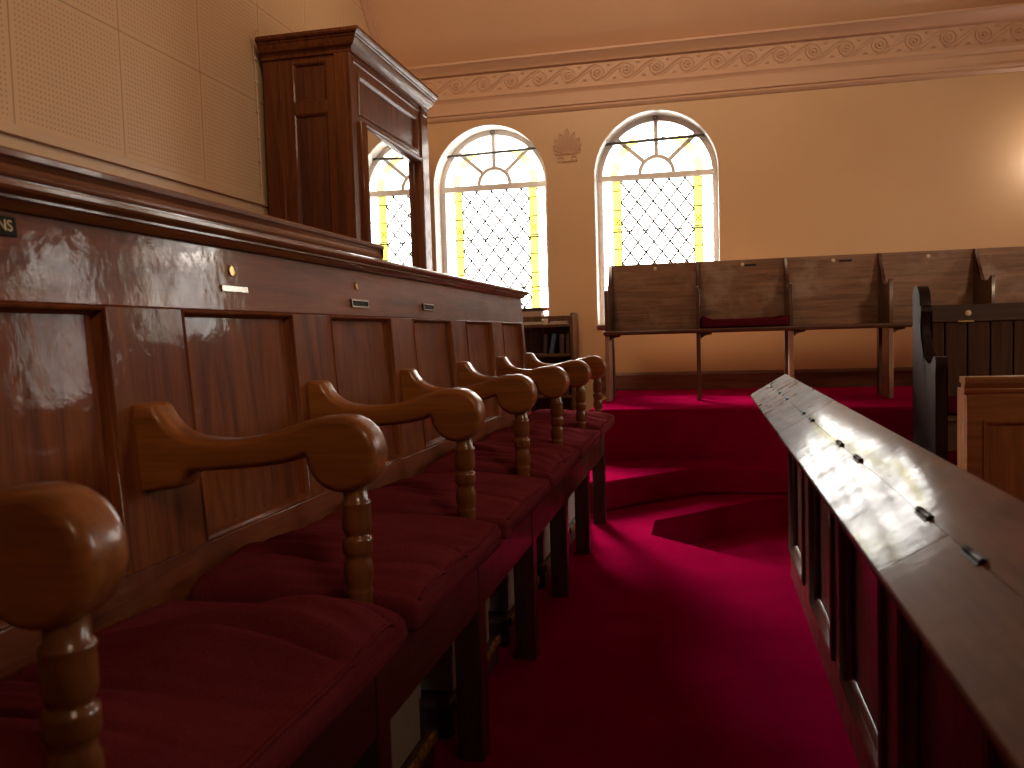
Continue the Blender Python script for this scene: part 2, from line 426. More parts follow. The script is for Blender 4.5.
# windows
def ring(bm, cx, hw, t, z0, zs, y0, y1, n=28, floor_bar=True):
    o = arch(cx, hw, z0, zs, n); i_ = arch(cx, hw-t, z0+t, zs, n)
    for y in (y0, y1):
        pass
    vs = {}
    for key, lp in (('o', o), ('i', i_)):
        for y in (y0, y1): vs[key, y] = [bm.verts.new((p[0], y, p[1])) for p in lp]
    m = len(o)
    for k in range(m):
        j = (k+1) % m
        bm.faces.new([vs['o',y0][k], vs['o',y0][j], vs['i',y0][j], vs['i',y0][k]])
        bm.faces.new([vs['o',y1][k], vs['o',y1][j], vs['i',y1][j], vs['i',y1][k]])
        bm.faces.new([vs['i',y0][k], vs['i',y0][j], vs['i',y1][j], vs['i',y1][k]])
        bm.faces.new([vs['o',y0][k], vs['o',y0][j], vs['o',y1][j], vs['o',y1][k]])

def bar(bm, p, q, w, y0, y1):
    p, q = Vector(p), Vector(q); dd = (q-p).normalized(); nv = Vector((-dd.y, dd.x))*w/2
    c = [p-nv, q-nv, q+nv, p+nv]
    A = [bm.verts.new((v.x, y0, v.y)) for v in c]; B = [bm.verts.new((v.x, y1, v.y)) for v in c]
    bm.faces.new(A); bm.faces.new(list(reversed(B)))
    for i in range(4): bm.faces.new([A[i], B[i], B[(i+1)%4], A[(i+1)%4]])

def far_window(idx, cx, hw):
    root = bpy.data.objects.new('window_%d' % idx, None); COL.objects.link(root); root.location = (cx, YF, ZSILL)
    root['kind'] = 'structure'
    base = (-cx, -YF, -ZSILL)
    y0, y1 = YF+.17, YF+.225
    F = .043
    # white lining of the reveal
    bm = new(); ring(bm, cx, hw+.001, .006, ZSILL-.001, ZSP, YF+.004, YF+WALLT-.002)
    shift(bm, base); obj('reveal_lining', bm, M['white'], root, smooth=True)
    bm = new(); ring(bm, cx, hw-.002, F, ZSILL+.002, ZSP, y0, y1)
    shift(bm, base); obj('window_frame', bm, M['white'], root, smooth=True)
    zt = ZSP+.004
    bm = new(); bar(bm, (cx-hw+.02, zt), (cx+hw-.02, zt), .046, y0-.004, y1)
    shift(bm, base); obj('transom', bm, M['white'], root, bevel=.004)
    bm = new(); R1, R0 = .141, .112
    n = 20
    for y in (y0+.006,):
        vo = [[bm.verts.new((cx+r*math.cos(PI*i/n), yy_, zt+.02+r*math.sin(PI*i/n))) for i in range(n+1)] for r, yy_ in ((R0,y0),(R1,y0),(R1,y1),(R0,y1))]
        for i in range(n):
            for a in range(4): bm.faces.new([vo[a][i], vo[a][i+1], vo[(a+1)%4][i+1], vo[(a+1)%4][i]])
    for ang in (45, 90, 135):
        a = math.radians(ang)
        bar(bm, (cx+R1*math.cos(a)*.97, zt+.02+R1*math.sin(a)*.97), (cx+(hw-.02)*math.cos(a), ZSP+(hw-.02)*math.sin(a)), .031, y0+.004, y1)
    shift(bm, base); obj('fanlight_bars', bm, M['white'], root, smooth=True)
    # glass: clear field and yellow side strips
    yg = YF+.20
    hi = hw-.03
    def gl(x0, x1, z0, z1): 
        return [bm.verts.new(p) for p in ((x0,yg,z0),(x1,yg,z0),(x1,yg,z1),(x0,yg,z1))]
    ys = [(-.335, -.275), (.275, .335)]
    bm = new()
    for a, b_ in ((-hi, ys[0][0]), (ys[0][1], ys[1][0]), (ys[1][1], hi)): bm.faces.new(gl(cx+a, cx+b_, ZSILL+.02, zt))
    fan = [(cx+hi*math.cos(PI*i/28), yg, zt+hi*math.sin(PI*i/28)) for i in range(29)]
    bm.faces.new([bm.verts.new(p) for p in fan])
    shift(bm, base); obj('clear_glass', bm, M['pane'], root)
    bm = new()
    for a, b_ in ys: bm.faces.new(gl(cx+a, cx+b_, ZSILL+.02, zt))
    shift(bm, base); obj('yellow_glass', bm, M['yellow_pane'], root)
    bm = new()
    # short yellow pieces carried up into the fanlight
    for sgn in (-1, 1):
        for a0, a1 in ((4, 22), (32, 62)):
            o = [(cx+sgn*.345*math.cos(math.radians(t)), yg-.002, zt+.345*math.sin(math.radians(t))) for t in range(a0, a1+1, 3)]
            i_ = [(cx+sgn*.295*math.cos(math.radians(t)), yg-.002, zt+.295*math.sin(math.radians(t))) for t in range(a1, a0-1, -3)]
            bm.faces.new([bm.verts.new(p) for p in o+i_])
    shift(bm, base); obj('fanlight_yellow_glass', bm, M['pale_pane'], root)
    # lead cames
    bm = new(); yl = yg-.004; r = .0026
    for sgn in (-1, 1):
        for e in (.275, .335):
            tube(bm, [(cx+sgn*e, yl, ZSILL+.02), (cx+sgn*e, yl, zt)], .0036, 4)
        k = 0; z = ZSILL+.09
        while z < zt-.02:
            tube(bm, [(cx+sgn*.335, yl, z), (cx+sgn*hi, yl, z)], .0045, 4); z += .20
        z = ZSILL+.14
        while z < zt-.04:
            tube(bm, [(cx+sgn*.275, yl, z), (cx+sgn*.335, yl, z)], .0045, 4); z += .148
        for z in (1.72,):
            for s2 in (-1, 1): tube(bm, [(cx+sgn*.275, yl, z-.035*s2), (cx+sgn*.335, yl, z+.035*s2)], .003, 4)
            tube(bm, [(cx+sgn*(.305+.018*math.cos(2*PI*i/10)), yl, z+.025*math.sin(2*PI*i/10)) for i in range(10)], .0022, 4, closed=True)
    # diamond lattice .1215 wide, .155 high
    dx, dz = .1215, .155
    xa, xb, za, zb = -.275, .275, ZSILL+.02, zt
    slope = dz/dx
    for sg in (-1, 1):
        k = -30
        while k < 30:
            # line z = 1.945 + sg*slope*(x-k*dx)
            pts = []
            x0, x1 = xa, xb
            f = lambda xx: 1.945 + sg*slope*(xx - k*dx - .03)
            g = lambda zz: (zz-1.945)/(sg*slope) + k*dx + .03
            c = []
            for xx in (xa, xb):
                if za-1e-6 <= f(xx) <= zb+1e-6: c.append((xx, f(xx)))
            for zz in (za, zb):
                if xa-1e-6 <= g(zz) <= xb+1e-6: c.append((g(zz), zz))
            if len(c) >= 2:
                c.sort(); p, q = c[0], c[-1]
                if abs(p[0]-q[0]) > .01: tube(bm, [(cx+p[0], yl, p[1]), (cx+q[0], yl, q[1])], .0070, 4)
            k += 1
    for a in (0, 1):   # solder joints of the lattice
        pass
    kx = -6
    zz = 1.945
    row = 0
    while zz > za:
        for i in range(-4, 5):
            xx = .03 + i*dx + (row % 2)*dx/2
            if xa < xx < xb: lathe(bm, [(.0085, yl-.006), (.0085, yl+.003)], cx+xx, 0, 6, 'y', zz)
        zz -= dz/2; row += 1
    tube(bm, [(cx+s_, yl, zt+t_) for s_, t_ in [(.345*math.cos(math.radians(t)), .345*math.sin(math.radians(t))) for t in range(3, 178, 5)]], .0035, 4)
    tube(bm, [(cx+s_, yl, zt+t_) for s_, t_ in [(.295*math.cos(math.radians(t)), .295*math.sin(math.radians(t))) for t in range(3, 178, 5)]], .0035, 4)
    shift(bm, base); obj('lead_lattice', bm, M['lead'], root, smooth=True)
    bm = new()
    for z in (1.25, 1.645): tube(bm, [(cx-.36, yl-.006, z), (cx+.40, yl-.006, z)], .0065, 6)
    shift(bm, base); obj('saddle_bar', bm, M['rod'], root, smooth=True)
    # opening rod across the fanlight with its ring
    bm = new(); yr = YF+.13
    tube(bm, [(cx-.395, yr, 2.305), (cx+.355, yr, 2.318)], .012, 8)
    tube(bm, [(cx-.395, yr, 2.305), (cx-.395, y0+.01, 2.305)], .007, 6)
    tube(bm, [(cx+.355, yr, 2.318), (cx+.355, y0+.01, 2.318)], .007, 6)
    tube(bm, [(cx+.018*math.cos(2*PI*i/12), y0-.008, ZSP+hw-.022+.012*math.sin(2*PI*i/12)) for i in range(12)], .004, 5, closed=True)
    shift(bm, base); obj('opening_rod', bm, M['rod'], root, smooth=True)
    bm = new(); box(bm, cx-hw-.0, cx+hw+.0, YF-.022, YF+.02, ZSILL-.028, ZSILL-.002)
    shift(bm, base); obj('window_sill', bm, M['skirting'], root, bevel=.004)
for i, (cx, hw) in enumerate(WINS): far_window(i+1, cx, hw)
for i, (cy, hw) in enumerate(RW):
    root = bpy.data.objects.new('window_%d' % (i+5), None); COL.objects.link(root); root['kind'] = 'structure'
    bm = new(); ring(bm, cy, hw-.002, .04, 1.352, 2.6, -.03, .03)
    bar(bm, (cy-hw+.02, 2.6), (cy+hw-.02, 2.6), .05, -.03, .03); bar(bm, (cy, 1.37), (cy, 2.6+hw-.02), .03, -.025, .025)
    for v in bm.verts: v.co = (XR+.19+v.co.y, v.co.x, v.co.z)
    obj('window_frame', bm, M['white'], root)
    bm = new(); bm.faces.new([bm.verts.new((XR+.19, p[0], p[1])) for p in arch(cy, hw-.02, 1.37, 2.6)])
    obj('clear_glass', bm, M['pane'], root)

# palmette plaster ornament between the windows
pm = thing('plaster_ornament', 'small tan moulded palmette ornament on the far wall between the two arched windows', 'ornament', (-.985, YF, 2.17))
bm = new()
for k in range(9):
    a = math.radians(-72 + 18*k); Lp = .205 - .105*abs(k-4)/4
    c0 = Vector((.012*math.sin(a), .055)); dv = Vector((math.sin(a), math.cos(a)))
    nv = Vector((dv.y, -dv.x)); w = .0155
    wd = lambda t: w*max(0, math.sin(PI*t**1.9))**.55
    pts = [c0 + dv*Lp*.95*t + nv*wd(t) for t in [i/10 for i in range(11)]]
    pts += [c0 + dv*Lp*.95*t - nv*wd(t) for t in [i/10 for i in range(9, 0, -1)]]
    tube(bm, [(p.x, -.004, p.y) for p in pts], .0055, 5, closed=True)
    tube(bm, [(c0.x, -.003, c0.y), ((c0+dv*Lp*.7).x, -.003, (c0+dv*Lp*.7).y)], .004, 4)
for sgn in (-1, 1):
    tube(bm, [(sgn*(.045+.025*math.cos(t)*(1-t/9)), -.004, .022+.02*math.sin(t)*(1-t/9)) for t in [i*.4-1.2 for i in range(16)]], .005, 5)
tube(bm, [(-.075, -.004, .004), (.075, -.004, .004)], .006, 5)
obj('palmette', bm, M['cornice'], pm, smooth=True)

# ------------------------------------------------------------------ the long bench on the left
Z0, XB, TILT = .55, -.785, .064
def back_x(z): return XB - (z-Z0)*TILT
def tilt(bm):
    for v in bm.verts: v.co.x += XB - (v.co.z-Z0)*TILT
    return bm
PITCH = .5475
ARM = [.005 + PITCH*k for k in range(8)]           # arm centres along the bench
Y0, Y1 = -.12, 3.815
bench = thing('settle_bench', 'long mahogany settle with panelled back and scrolled armrests along the left wall', 'bench', (-.62, 1.9, 0))
BO = Vector((-.62, 1.9, 0))
def bpart(name, bm, m, parent=None, **k):
    shift(bm, -BO); return obj(name, bm, m, parent or bench, **k)
ZPB, ZPT, ZR = .552, .928, 1.045
openings = []
for k in range(7): openings.append((ARM[k]+.098, ARM[k+1]-.078))
# frame of rails and stiles (local x: 0 is the front face, thickness behind)
bm = new()
box(bm, -.03, 0, Y0, Y1, ZPT, ZR)
shift_rail = new()
bench_top = bm; tilt(bm); bpart('top_rail', bm, M['bench_rail'], bevel=.002)
bm = new(); box(bm, -.03, 0, Y0, Y1, .44, ZPB); tilt(bm); bpart('bottom_rail', bm, M['bench_rail'], bevel=.002)
edges = [Y0] + [v for o in openings for v in o] + [Y1]
for i in range(0, len(edges), 2):
    bm = new(); box(bm, -.03, -.0005, edges[i], edges[i+1], ZPB, ZPT); tilt(bm)
    bpart('stile', bm, M['bench_panel'], bevel=.0015)
for a, b_ in openings:
    bm = new(); box(bm, -.030, -.016, a, b_, ZPB, ZPT); tilt(bm); p = bpart('back_panel', bm, M['bench_panel'])
    # moulding around the panel: ovolo in the opening
    bm = new(); w = .0125
    oy = [(a, ZPB), (b_, ZPB), (b_, ZPT), (a, ZPT)]
    prof = [(0, -.001), (.003, .002), (.006, 0), (.0075, -.008), (w, -.0155)]
    loops_ = []
    for d_, x_ in prof:
        loops_.append([bm.verts.new((x_, yy_, zz_)) for yy_, zz_ in ((a+d_, ZPB+d_), (b_-d_, ZPB+d_), (b_-d_, ZPT-d_), (a+d_, ZPT-d_))])
    for q in range(len(prof)-1):
        for i in range(4): bm.faces.new([loops_[q][i], loops_[q][(i+1)%4], loops_[q+1][(i+1)%4], loops_[q+1][i]])
    tilt(bm); shift(bm, -BO); o = obj('panel_moulding', bm, M['bench_panel'], p, smooth=True, angle=50)
# crest moulding and the higher ledge behind it
bm = new()
prism(bm, [(-.86,1.038),(-.808,1.038),(-.803,1.042),(-.799,1.049),(-.7935,1.050),(-.7935,1.053),(-.788,1.0545),(-.783,1.058),(-.781,1.062),(-.781,1.067),(-.785,1.069),(-.86,1.069)], 'y', Y0, Y1+.004)
bpart('crest_moulding', bm, M['bench_crest'], smooth=True, angle=25)
bm = new()
prism(bm, [(-.97,1.06),(-.874,1.06),(-.874,1.094),(-.8705,1.0955),(-.869,1.099),(-.8725,1.102),(-.876,1.106),(-.877,1.112),(-.874,1.118),(-.867,1.121),(-.866,1.128),(-.869,1.131),(-.97,1.131)], 'y', Y0, 2.24)
bpart('upper_ledge', bm, M['bench_crest'], smooth=True, angle=25)
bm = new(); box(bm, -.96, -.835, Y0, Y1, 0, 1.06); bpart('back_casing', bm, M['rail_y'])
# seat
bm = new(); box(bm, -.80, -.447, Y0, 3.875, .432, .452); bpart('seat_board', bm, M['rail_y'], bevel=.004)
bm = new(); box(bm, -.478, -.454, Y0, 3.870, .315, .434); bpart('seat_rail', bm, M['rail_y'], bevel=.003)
# scrolled arm
def arm_profile():
    pts = [(-.800,.660),(-.757,.662),(-.742,.665),(-.731,.672),(-.726,.682),(-.715,.689),(-.69,.690),(-.66,.692),(-.62,.695),(-.58,.700),(-.555,.7055),(-.5405,.7125)]
    c, r = (-.4865,.7145), .0535
    for i in range(27):
        a = math.radians(184 + 266*i/26 + .0); pts.append((c[0]+r*math.cos(a), c[1]+r*math.sin(a)))
    pts += [(-.515,.7665),(-.545,.7595),(-.575,.7500),(-.605,.7415),(-.635,.7365),(-.665,.7345),(-.695,.7360),(-.718,.7395),(-.737,.7465),(-.752,.757),(-.762,.770),(-.769,.783),(-.775,.788),(-.800,.788)]
    return pts
def arm_mesh():
    # the outline lofted through rounded-over layers, so every long edge is a full bullnose
    P = [Vector(p) for p in arm_profile()]; n = len(P)
    area = sum(P[i].x*P[(i+1)%n].y - P[(i+1)%n].x*P[i].y for i in range(n))
    sg = 1 if area > 0 else -1
    nor = []
    for i in range(n):
        a = (P[i]-P[i-1]).normalized(); b = (P[(i+1)%n]-P[i]).normalized(); d = a+b
        d = d.normalized() if d.length > 1e-6 else a
        nor.append(Vector((-d.y, d.x))*sg)
    T, R = .028, .0155
    def layer(bm, y, inset):
        return [bm.verts.new(((p+q*inset*(.0 if p.x < -.798 else 1)).x, y, (p+q*inset*(.25 if p.x < -.798 else 1)).y)) for p, q in zip(P, nor)]
    bm = new(); rows = []
    steps = [math.radians(v) for v in (0, 15, 30, 45, 60, 75, 90)]
    for a in steps: rows.append(layer(bm, -T + R*(1-math.cos(a)), R*.7*(1-math.sin(a))))
    for a in reversed(steps): rows.append(layer(bm, T - R*(1-math.cos(a)), R*.7*(1-math.sin(a))))
    for k in range(len(rows)-1):
        for i in range(n): bm.faces.new([rows[k][i], rows[k][(i+1)%n], rows[k+1][(i+1)%n], rows[k+1][i]])
    fa = bm.faces.new(rows[0]); fb = bm.faces.new(list(reversed(rows[-1])))
    bmesh.ops.triangulate(bm, faces=[fa, fb])
    return bm
BAL = [(.017,.672),(.017,.650),(.0205,.647),(.0215,.6435),(.0200,.640),(.0208,.634),(.0208,.612),(.0192,.6055),(.0165,.602),(.0168,.599),(.0205,.5965),(.0212,.592),(.0212,.579),(.0200,.5745),(.0168,.571),(.0178,.566),(.0205,.557),(.0212,.547),(.0205,.537),(.0175,.5265),(.0185,.5235),(.0195,.520),(.0185,.516),(.0180,.50),(.018,.45)]
first = None
for k, yc in enumerate(ARM):
    if first is None:
        bm = arm_mesh(); shift(bm, (-BO.x, 0, 0))
        a = obj('armrest', bm, M['arm'], bench, smooth=True, angle=50)
        bm = new(); lathe(bm, BAL, -.476, 0, 24); shift(bm, (-BO.x, 0, 0))
        bl = obj('baluster', bm, M['baluster'], a, smooth=True, angle=60)
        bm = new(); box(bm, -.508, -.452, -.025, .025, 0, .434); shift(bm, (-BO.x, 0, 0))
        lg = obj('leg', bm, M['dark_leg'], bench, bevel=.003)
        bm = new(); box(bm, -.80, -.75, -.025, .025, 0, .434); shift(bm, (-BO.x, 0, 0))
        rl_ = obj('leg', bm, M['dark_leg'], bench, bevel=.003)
        first = (a, bl, lg, rl_)
        a.location = (0, yc-.014-BO.y, 0)
        for o in (lg, rl_): o.location = (0, yc-BO.y, 0)
    else:
        a2 = first[0].copy(); COL.objects.link(a2); a2.parent = bench; a2.location = (0, yc-.014-BO.y, 0)
        b2 = first[1].copy(); COL.objects.link(b2); b2.parent = a2
        for src in first[2:]:
            l2 = src.copy(); COL.objects.link(l2); l2.parent = bench; l2.location = (0, yc-BO.y, 0)

# fittings on the top rail: (y, z) on the tilted face
def on_rail(bm, y, z):
    for v in bm.verts:
        v.co = (back_x(z + v.co.z) + v.co.x, v.co.y + y, v.co.z + z)
    return bm
def rail_plate(y, z, w, h, m, label=None, rim=None):
    bm = new(); box(bm, 0, .003, -w/2, w/2, -h/2, h/2); on_rail(bm, y, z)
    o = bpart('name_plate', bm, m, bevel=.0008)
    if label: o['label'] = label
    if rim:
        bm = new(); t = .0035
        box(bm, .003, .005, -w/2, w/2, h/2-t, h/2); box(bm, .003, .005, -w/2, w/2, -h/2, -h/2+t)
        box(bm, .003, .005, -w/2, -w/2+t, -h/2+t, h/2-t); box(bm, .003, .005, w/2-t, w/2, -h/2+t, h/2-t)
        on_rail(bm, y, z); shift(bm, -BO); obj('plate_rim', bm, rim, o)
    return o
def rail_disc(y, z, r, m):
    bm = new(); lathe(bm, [(r, 0), (r, .002), (r*.86, .0032), (r*.80, .0022), (.0005, .0022)], 0, 0, 20, 'x', 0)
    on_rail(bm, y, z); o = bpart('number_disc', bm, m, smooth=True); return o

def text_mesh(txt, size, depth=.0006):
    cu = bpy.data.curves.new('letters', 'FONT'); cu.body = txt; cu.size = size; cu.extrude = depth
    cu.align_x = 'RIGHT'; cu.align_y = 'CENTER'
    o = bpy.data.objects.new('letters_tmp', cu); COL.objects.link(o)
    dg = bpy.context.evaluated_depsgraph_get(); me = bpy.data.meshes.new_from_object(o.evaluated_get(dg))
    bpy.data.objects.remove(o); bm = new(); bm.from_mesh(me); bpy.data.meshes.remove(me); return bm
FIT = True
pl_ = rail_plate(.833, 1.019, .09, .024, M['black'], 'black plate with pale gold lettering')
bm = text_mesh('NS', .019)
for v in bm.verts: v.co = (.0035 + v.co.z, v.co.x + .038, v.co.y)
on_rail(bm, .833, 1.019); shift(bm, -BO); obj('lettering', bm, M['gold_ink'], pl_)
rail_disc(1.357, .999, .0105, M['brass'])
rail_plate(1.361, .967, .085, .011, M['steel'], 'bright steel label holder')
rail_disc(1.909, 1.000, .010, M['brass'])
rail_plate(1.915, .958, .10, .019, M['black'], 'black label in a bright steel holder', M['steel'])
rail_plate(2.438, .963, .10, .020, M['black'], 'black label in a bright steel holder', M['steel'])

# cushions, one per seat
def cushion_mesh(x0, x1, y0, y1, z0, z1, seed, wr=1.0, nx=34, ny=72, r=.012, crown_h=.010):
    bm = new(); g = {}
    rnd = random.Random(seed); off = Vector((seed*3.1, seed*7.7, 0))
    lx, ly, lz = (x1-x0)/2, (y1-y0)/2, (z1-z0)/2
    c = Vector(((x0+x1)/2, (y0+y1)/2, (z0+z1)/2))
    def P(u, v, w):
        p = Vector((u*lx, v*ly, w*lz))
        inner = Vector((max(-lx+r, min(lx-r, p.x)), max(-ly+r, min(ly-r, p.y)), max(-lz+r, min(lz-r, p.z))))
        d_ = p - inner
        if d_.length > 1e-6: p = inner + d_.normalized()*min(r, d_.length)
        if w > 0:
            mk = max(0, 1-abs(u)**12) * max(0, 1-abs(v)**8)
            X, Y = p.x, p.y
            bend = .05*math.sin(5*X + seed) + .28*max(0, X-.02)**1.5
            t = (Y + bend)*62 + 3.2*noise.noise(Vector((X*4, Y*5, seed)) + off)
            ridge = 1-(1-abs(math.sin(t*.42)))**5
            ridge2 = (.5+.5*math.sin(t*2.3 + 2*noise.noise(Vector((X*7, Y*6, 3+seed)))))**3
            amp = .55+1.4*noise.noise(Vector((X*4, Y*5, seed*2.0)))
            h = (.026*ridge + .006*ridge2)*min(1.3, max(.12, amp))*wr + .012*noise.noise(Vector((X*4, Y*5, seed+9.0)))
            crown = crown_h*(1-u*u)*(1-v*v)
            p.z += (h-.004)*mk*(1 if w > .5 else w) + crown - .012*max(0, u-.55)/.45*(1 if w>0 else 0)
        # the front edge bulges a little unevenly
        if u > .9: p.x += .007*noise.noise(Vector((Y_(p)*6, w*2, seed+.5)))
        return c + p
    def Y_(p): return p.y
    nz = 5
    def vert(i, j, k):
        key = (i, j, k)
        if key not in g: g[key] = bm.verts.new(P(2*i/nx-1, 2*j/ny-1, 2*k/nz-1))
        return g[key]
    for i in range(nx):
        for j in range(ny):
            for k in (0, nz): bm.faces.new([vert(i,j,k), vert(i+1,j,k), vert(i+1,j+1,k), vert(i,j+1,k)])
    for k in range(nz):
        for i in range(nx):
            for j in (0, ny): bm.faces.new([vert(i,j,k), vert(i+1,j,k), vert(i+1,j,k+1), vert(i,j,k+1)])
        for j in range(ny):
            for i in (0, nx): bm.faces.new([vert(i,j,k), vert(i,j+1,k), vert(i,j+1,k+1), vert(i,j,k+1)])
    return bm, P
CL = ['maroon seat cushion before the nearest armrest, at the bottom left corner',
      'creased maroon seat cushion between the nearest and second armrests, largest in view',
      'maroon seat cushion between the second and third armrests',
      'maroon seat cushion between the third and fourth armrests',
      'maroon seat cushion between the fourth and fifth armrests',
      'maroon seat cushion between the fifth and sixth armrests',
      'farthest maroon seat cushion, at the bench end before the last armrest']
for k in range(7):
    y0, y1 = ARM[k]+.007, ARM[k+1]-.036
    rnd = random.Random(40+k)
    bm, P = cushion_mesh(-.765, -.397, y0, y1, .4535, .507+rnd.uniform(-.003,.004), k+1)
    o = Vector((-.58, (y0+y1)/2, .4535)); shift(bm, -o)
    c = obj('seat_cushion', bm, M['cushion'], smooth=True, angle=80); c.location = o
    tag(c, CL[k], 'cushion', 'maroon cushions along the long bench')
    bm = new()
    tube(bm, [P(1.0-.035, v, .93) - o + Vector((.001,0,.0015)) for v in [-.92+1.84*i/40 for i in range(41)]], .0026, 6)
    obj('piping', bm, M['cushion'], c, smooth=True, angle=80)

# kneelers with grey card boxes on top, under the seats
for k in range(1, 7):
    y0, y1 = ARM[k]+.06, ARM[k+1]-.05
    nm = ['', 'second', 'third', 'fourth', 'fifth', 'sixth', 'last'][k]
    t = thing('kneeler', 'brown kneeler with worn gilt edge under the bench beyond the %s armrest' % ['', 'second', 'third', 'fourth', 'fifth', 'sixth', 'seventh'][k], 'kneeler', (-.64, (y0+y1)/2, 0), 'kneelers under the long bench')
    o = Vector(t.location)
    bm = new(); box(bm, -.72, -.545, y0, y1, 0, .078); shift(bm, -o); obj('body', bm, M['kneeler'], t, bevel=.012, seg=3)
    bm = new(); box(bm, -.546, -.538, y0+.01, y1-.01, .058, .082); shift(bm, -o); obj('trim', bm, M['gilt'], t, bevel=.003)['label'] = 'worn gilt edging'
    b2 = thing('card_box', 'grey card box on a kneeler under the bench beyond the %s armrest' % ['', 'second', 'third', 'fourth', 'fifth', 'sixth', 'seventh'][k], 'box', (-.64, (y0+y1)/2, .082), 'grey boxes under the long bench')
    o = Vector(b2.location); sk = random.Random(k).uniform(-.02, .02)
    bm = new(); box(bm, -.70, -.557, y0+.05, y1-.06, .082, .185); shift(bm, -o); obj('box_base', bm, M['greybox'], b2, bevel=.002)
    bm = new(); box(bm, -.703, -.554, y0+.047, y1-.057, .165, .204); shift(bm, -o); obj('lid', bm, M['greybox'], b2, bevel=.002)

# ------------------------------------------------------------------ book rest on the right
br = thing('book_rest', 'long low panelled book rest with sloping worn top and hinged flaps, right of the aisle', 'book rest', (.295, 1.4, 0))
BR = Vector((.295, 1.4, 0))
def rpart(name, bm, m, parent=None, **k):
    shift(bm, -BR); return obj(name, bm, m, parent or br, **k)
YE, YS = 3.10, -.35
A0 = Vector((.155, .635)); DV = Vector((.120, .073)).normalized(); NV = Vector((-DV.y, DV.x))
def slab(w0, w1, y0, y1, th):
    p = [A0+DV*w0, A0+DV*w1, A0+DV*w1-NV*th, A0+DV*w0-NV*th]
    bm = new(); prism(bm, [(q.x, q.y) for q in p], 'y', y0, y1); return bm
for a, b_ in ((2.501, YE), (1.9535, 2.499), (YS, 1.9515)): rpart('inner_board', slab(.0738, .141, a, b_, .022), M['desk_top'])
JO = [YE, 2.50, 1.9525, 1.388, .8445, .297, -.35]
for i in range(6):
    bm = new(); q = [A0+DV*.0034, A0+DV*.0734, A0+DV*.0734-NV*.020, A0+DV*.004-NV*.021, A0-NV*.019, A0-DV*.0012-NV*.012, A0-DV*.0006-NV*.005, A0+DV*.0010-NV*.0015]
    prism(bm, [(p.x, p.y) for p in q], 'y', JO[i+1]+.0008, JO[i]-.0008); rpart('flap', bm, M['desk_top'])
# iron hinges along the seam
HY = [2.66, 2.43, 2.03, 1.873, 1.488, 1.317, .933, .768, .37, .20]
bm0 = None
for y in HY:
    c = A0 + DV*.0739
    if bm0 is None:
        bm0 = new(); L_ = .024
        lathe(bm0, [(.0034, -L_), (.0034, -L_/3-.001), (.0029, -L_/3), (.0029, L_/3), (.0034, L_/3+.001), (.0034, L_)], 0, 0, 10, 'y', .0012)
        for sg in (-1, 1):   # the two slim leaves let into the boards
            vs = []
            for yy_ in (-L_*.9, L_*.9):
                for p in (Vector((0,0)), DV*sg*.0052):
                    for t in (0, .0012): vs.append(bm0.verts.new((p.x+NV.x*t, yy_, p.y+NV.y*t)))
            for f in ((0,1,3,2),(4,6,7,5),(0,4,5,1),(2,3,7,6),(0,2,6,4),(1,5,7,3)): bm0.faces.new([vs[i] for i in f])
        h0 = obj('hinge', bm0, M['iron'], br, smooth=True); h = h0
    else:
        h = h0.copy(); COL.objects.link(h); h.parent = br
    h.location = (c.x-BR.x, y-BR.y, c.y)
# small turn buttons at the far end
for w_, y in ((.008, 2.62), (.072, 2.93)):
    c = A0 + DV*w_ + NV*.0; bm = new(); lathe(bm, [(.007, 0), (.007, .003), (.004, .005)], 0, 0, 10)
    shift(bm, (c.x, y, c.y)); rpart('stud', bm, M['steel'], smooth=True)
# panelled front, facing the aisle
XF = .284
ZP0, ZP1 = .105, .56
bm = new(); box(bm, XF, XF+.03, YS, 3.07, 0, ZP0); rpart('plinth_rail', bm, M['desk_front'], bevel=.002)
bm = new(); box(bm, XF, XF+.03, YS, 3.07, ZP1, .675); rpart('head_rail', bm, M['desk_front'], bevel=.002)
pn = [(2.64, 3.02)] + [(JO[i+1]+.075+.02, JO[i]-.075+.02) for i in range(1, 5)] + [(-.25, .20)]
pn.sort()
ed = [YS] + [v for p in pn for v in p] + [3.07]
for i in range(0, len(ed), 2):
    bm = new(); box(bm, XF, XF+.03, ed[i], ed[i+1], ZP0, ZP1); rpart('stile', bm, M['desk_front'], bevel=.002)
for a, b_ in pn:
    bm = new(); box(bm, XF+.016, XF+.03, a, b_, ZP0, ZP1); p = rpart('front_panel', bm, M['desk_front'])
    bm = new()
    pr = [(-.012, 0), (-.010, -.007), (-.002, -.010), (.004, -.006), (.008, .002), (.014, .004), (.022, .014)]
    lo = []
    for d_, x_ in pr:
        lo.append([bm.verts.new((XF+x_, yy_, zz_)) for yy_, zz_ in ((a+d_, ZP0+d_), (b_-d_, ZP0+d_), (b_-d_, ZP1-d_), (a+d_, ZP1-d_))])
    for q in range(len(pr)-1):
        for i in range(4): bm.faces.new([lo[q][i], lo[q][(i+1)%4], lo[q+1][(i+1)%4], lo[q+1][i]])
    shift(bm, -BR); obj('panel_moulding', bm, M['desk_front'], p, smooth=True, angle=50)
# brackets and the back that carry the shelf
bm = new(); box(bm, XF+.03, XF+.045, YS, 3.07, 0, .645); rpart('back_board', bm, M['desk_front'])
for y in (3.045, 1.9525, .8445):
    bm = new(); prism(bm, [(.19, .627), (XF, .684-.02), (XF, .55), (.265, .56), (.225, .60)], 'y', y-.011, y+.011); rpart('bracket', bm, M['desk_front'], bevel=.002)

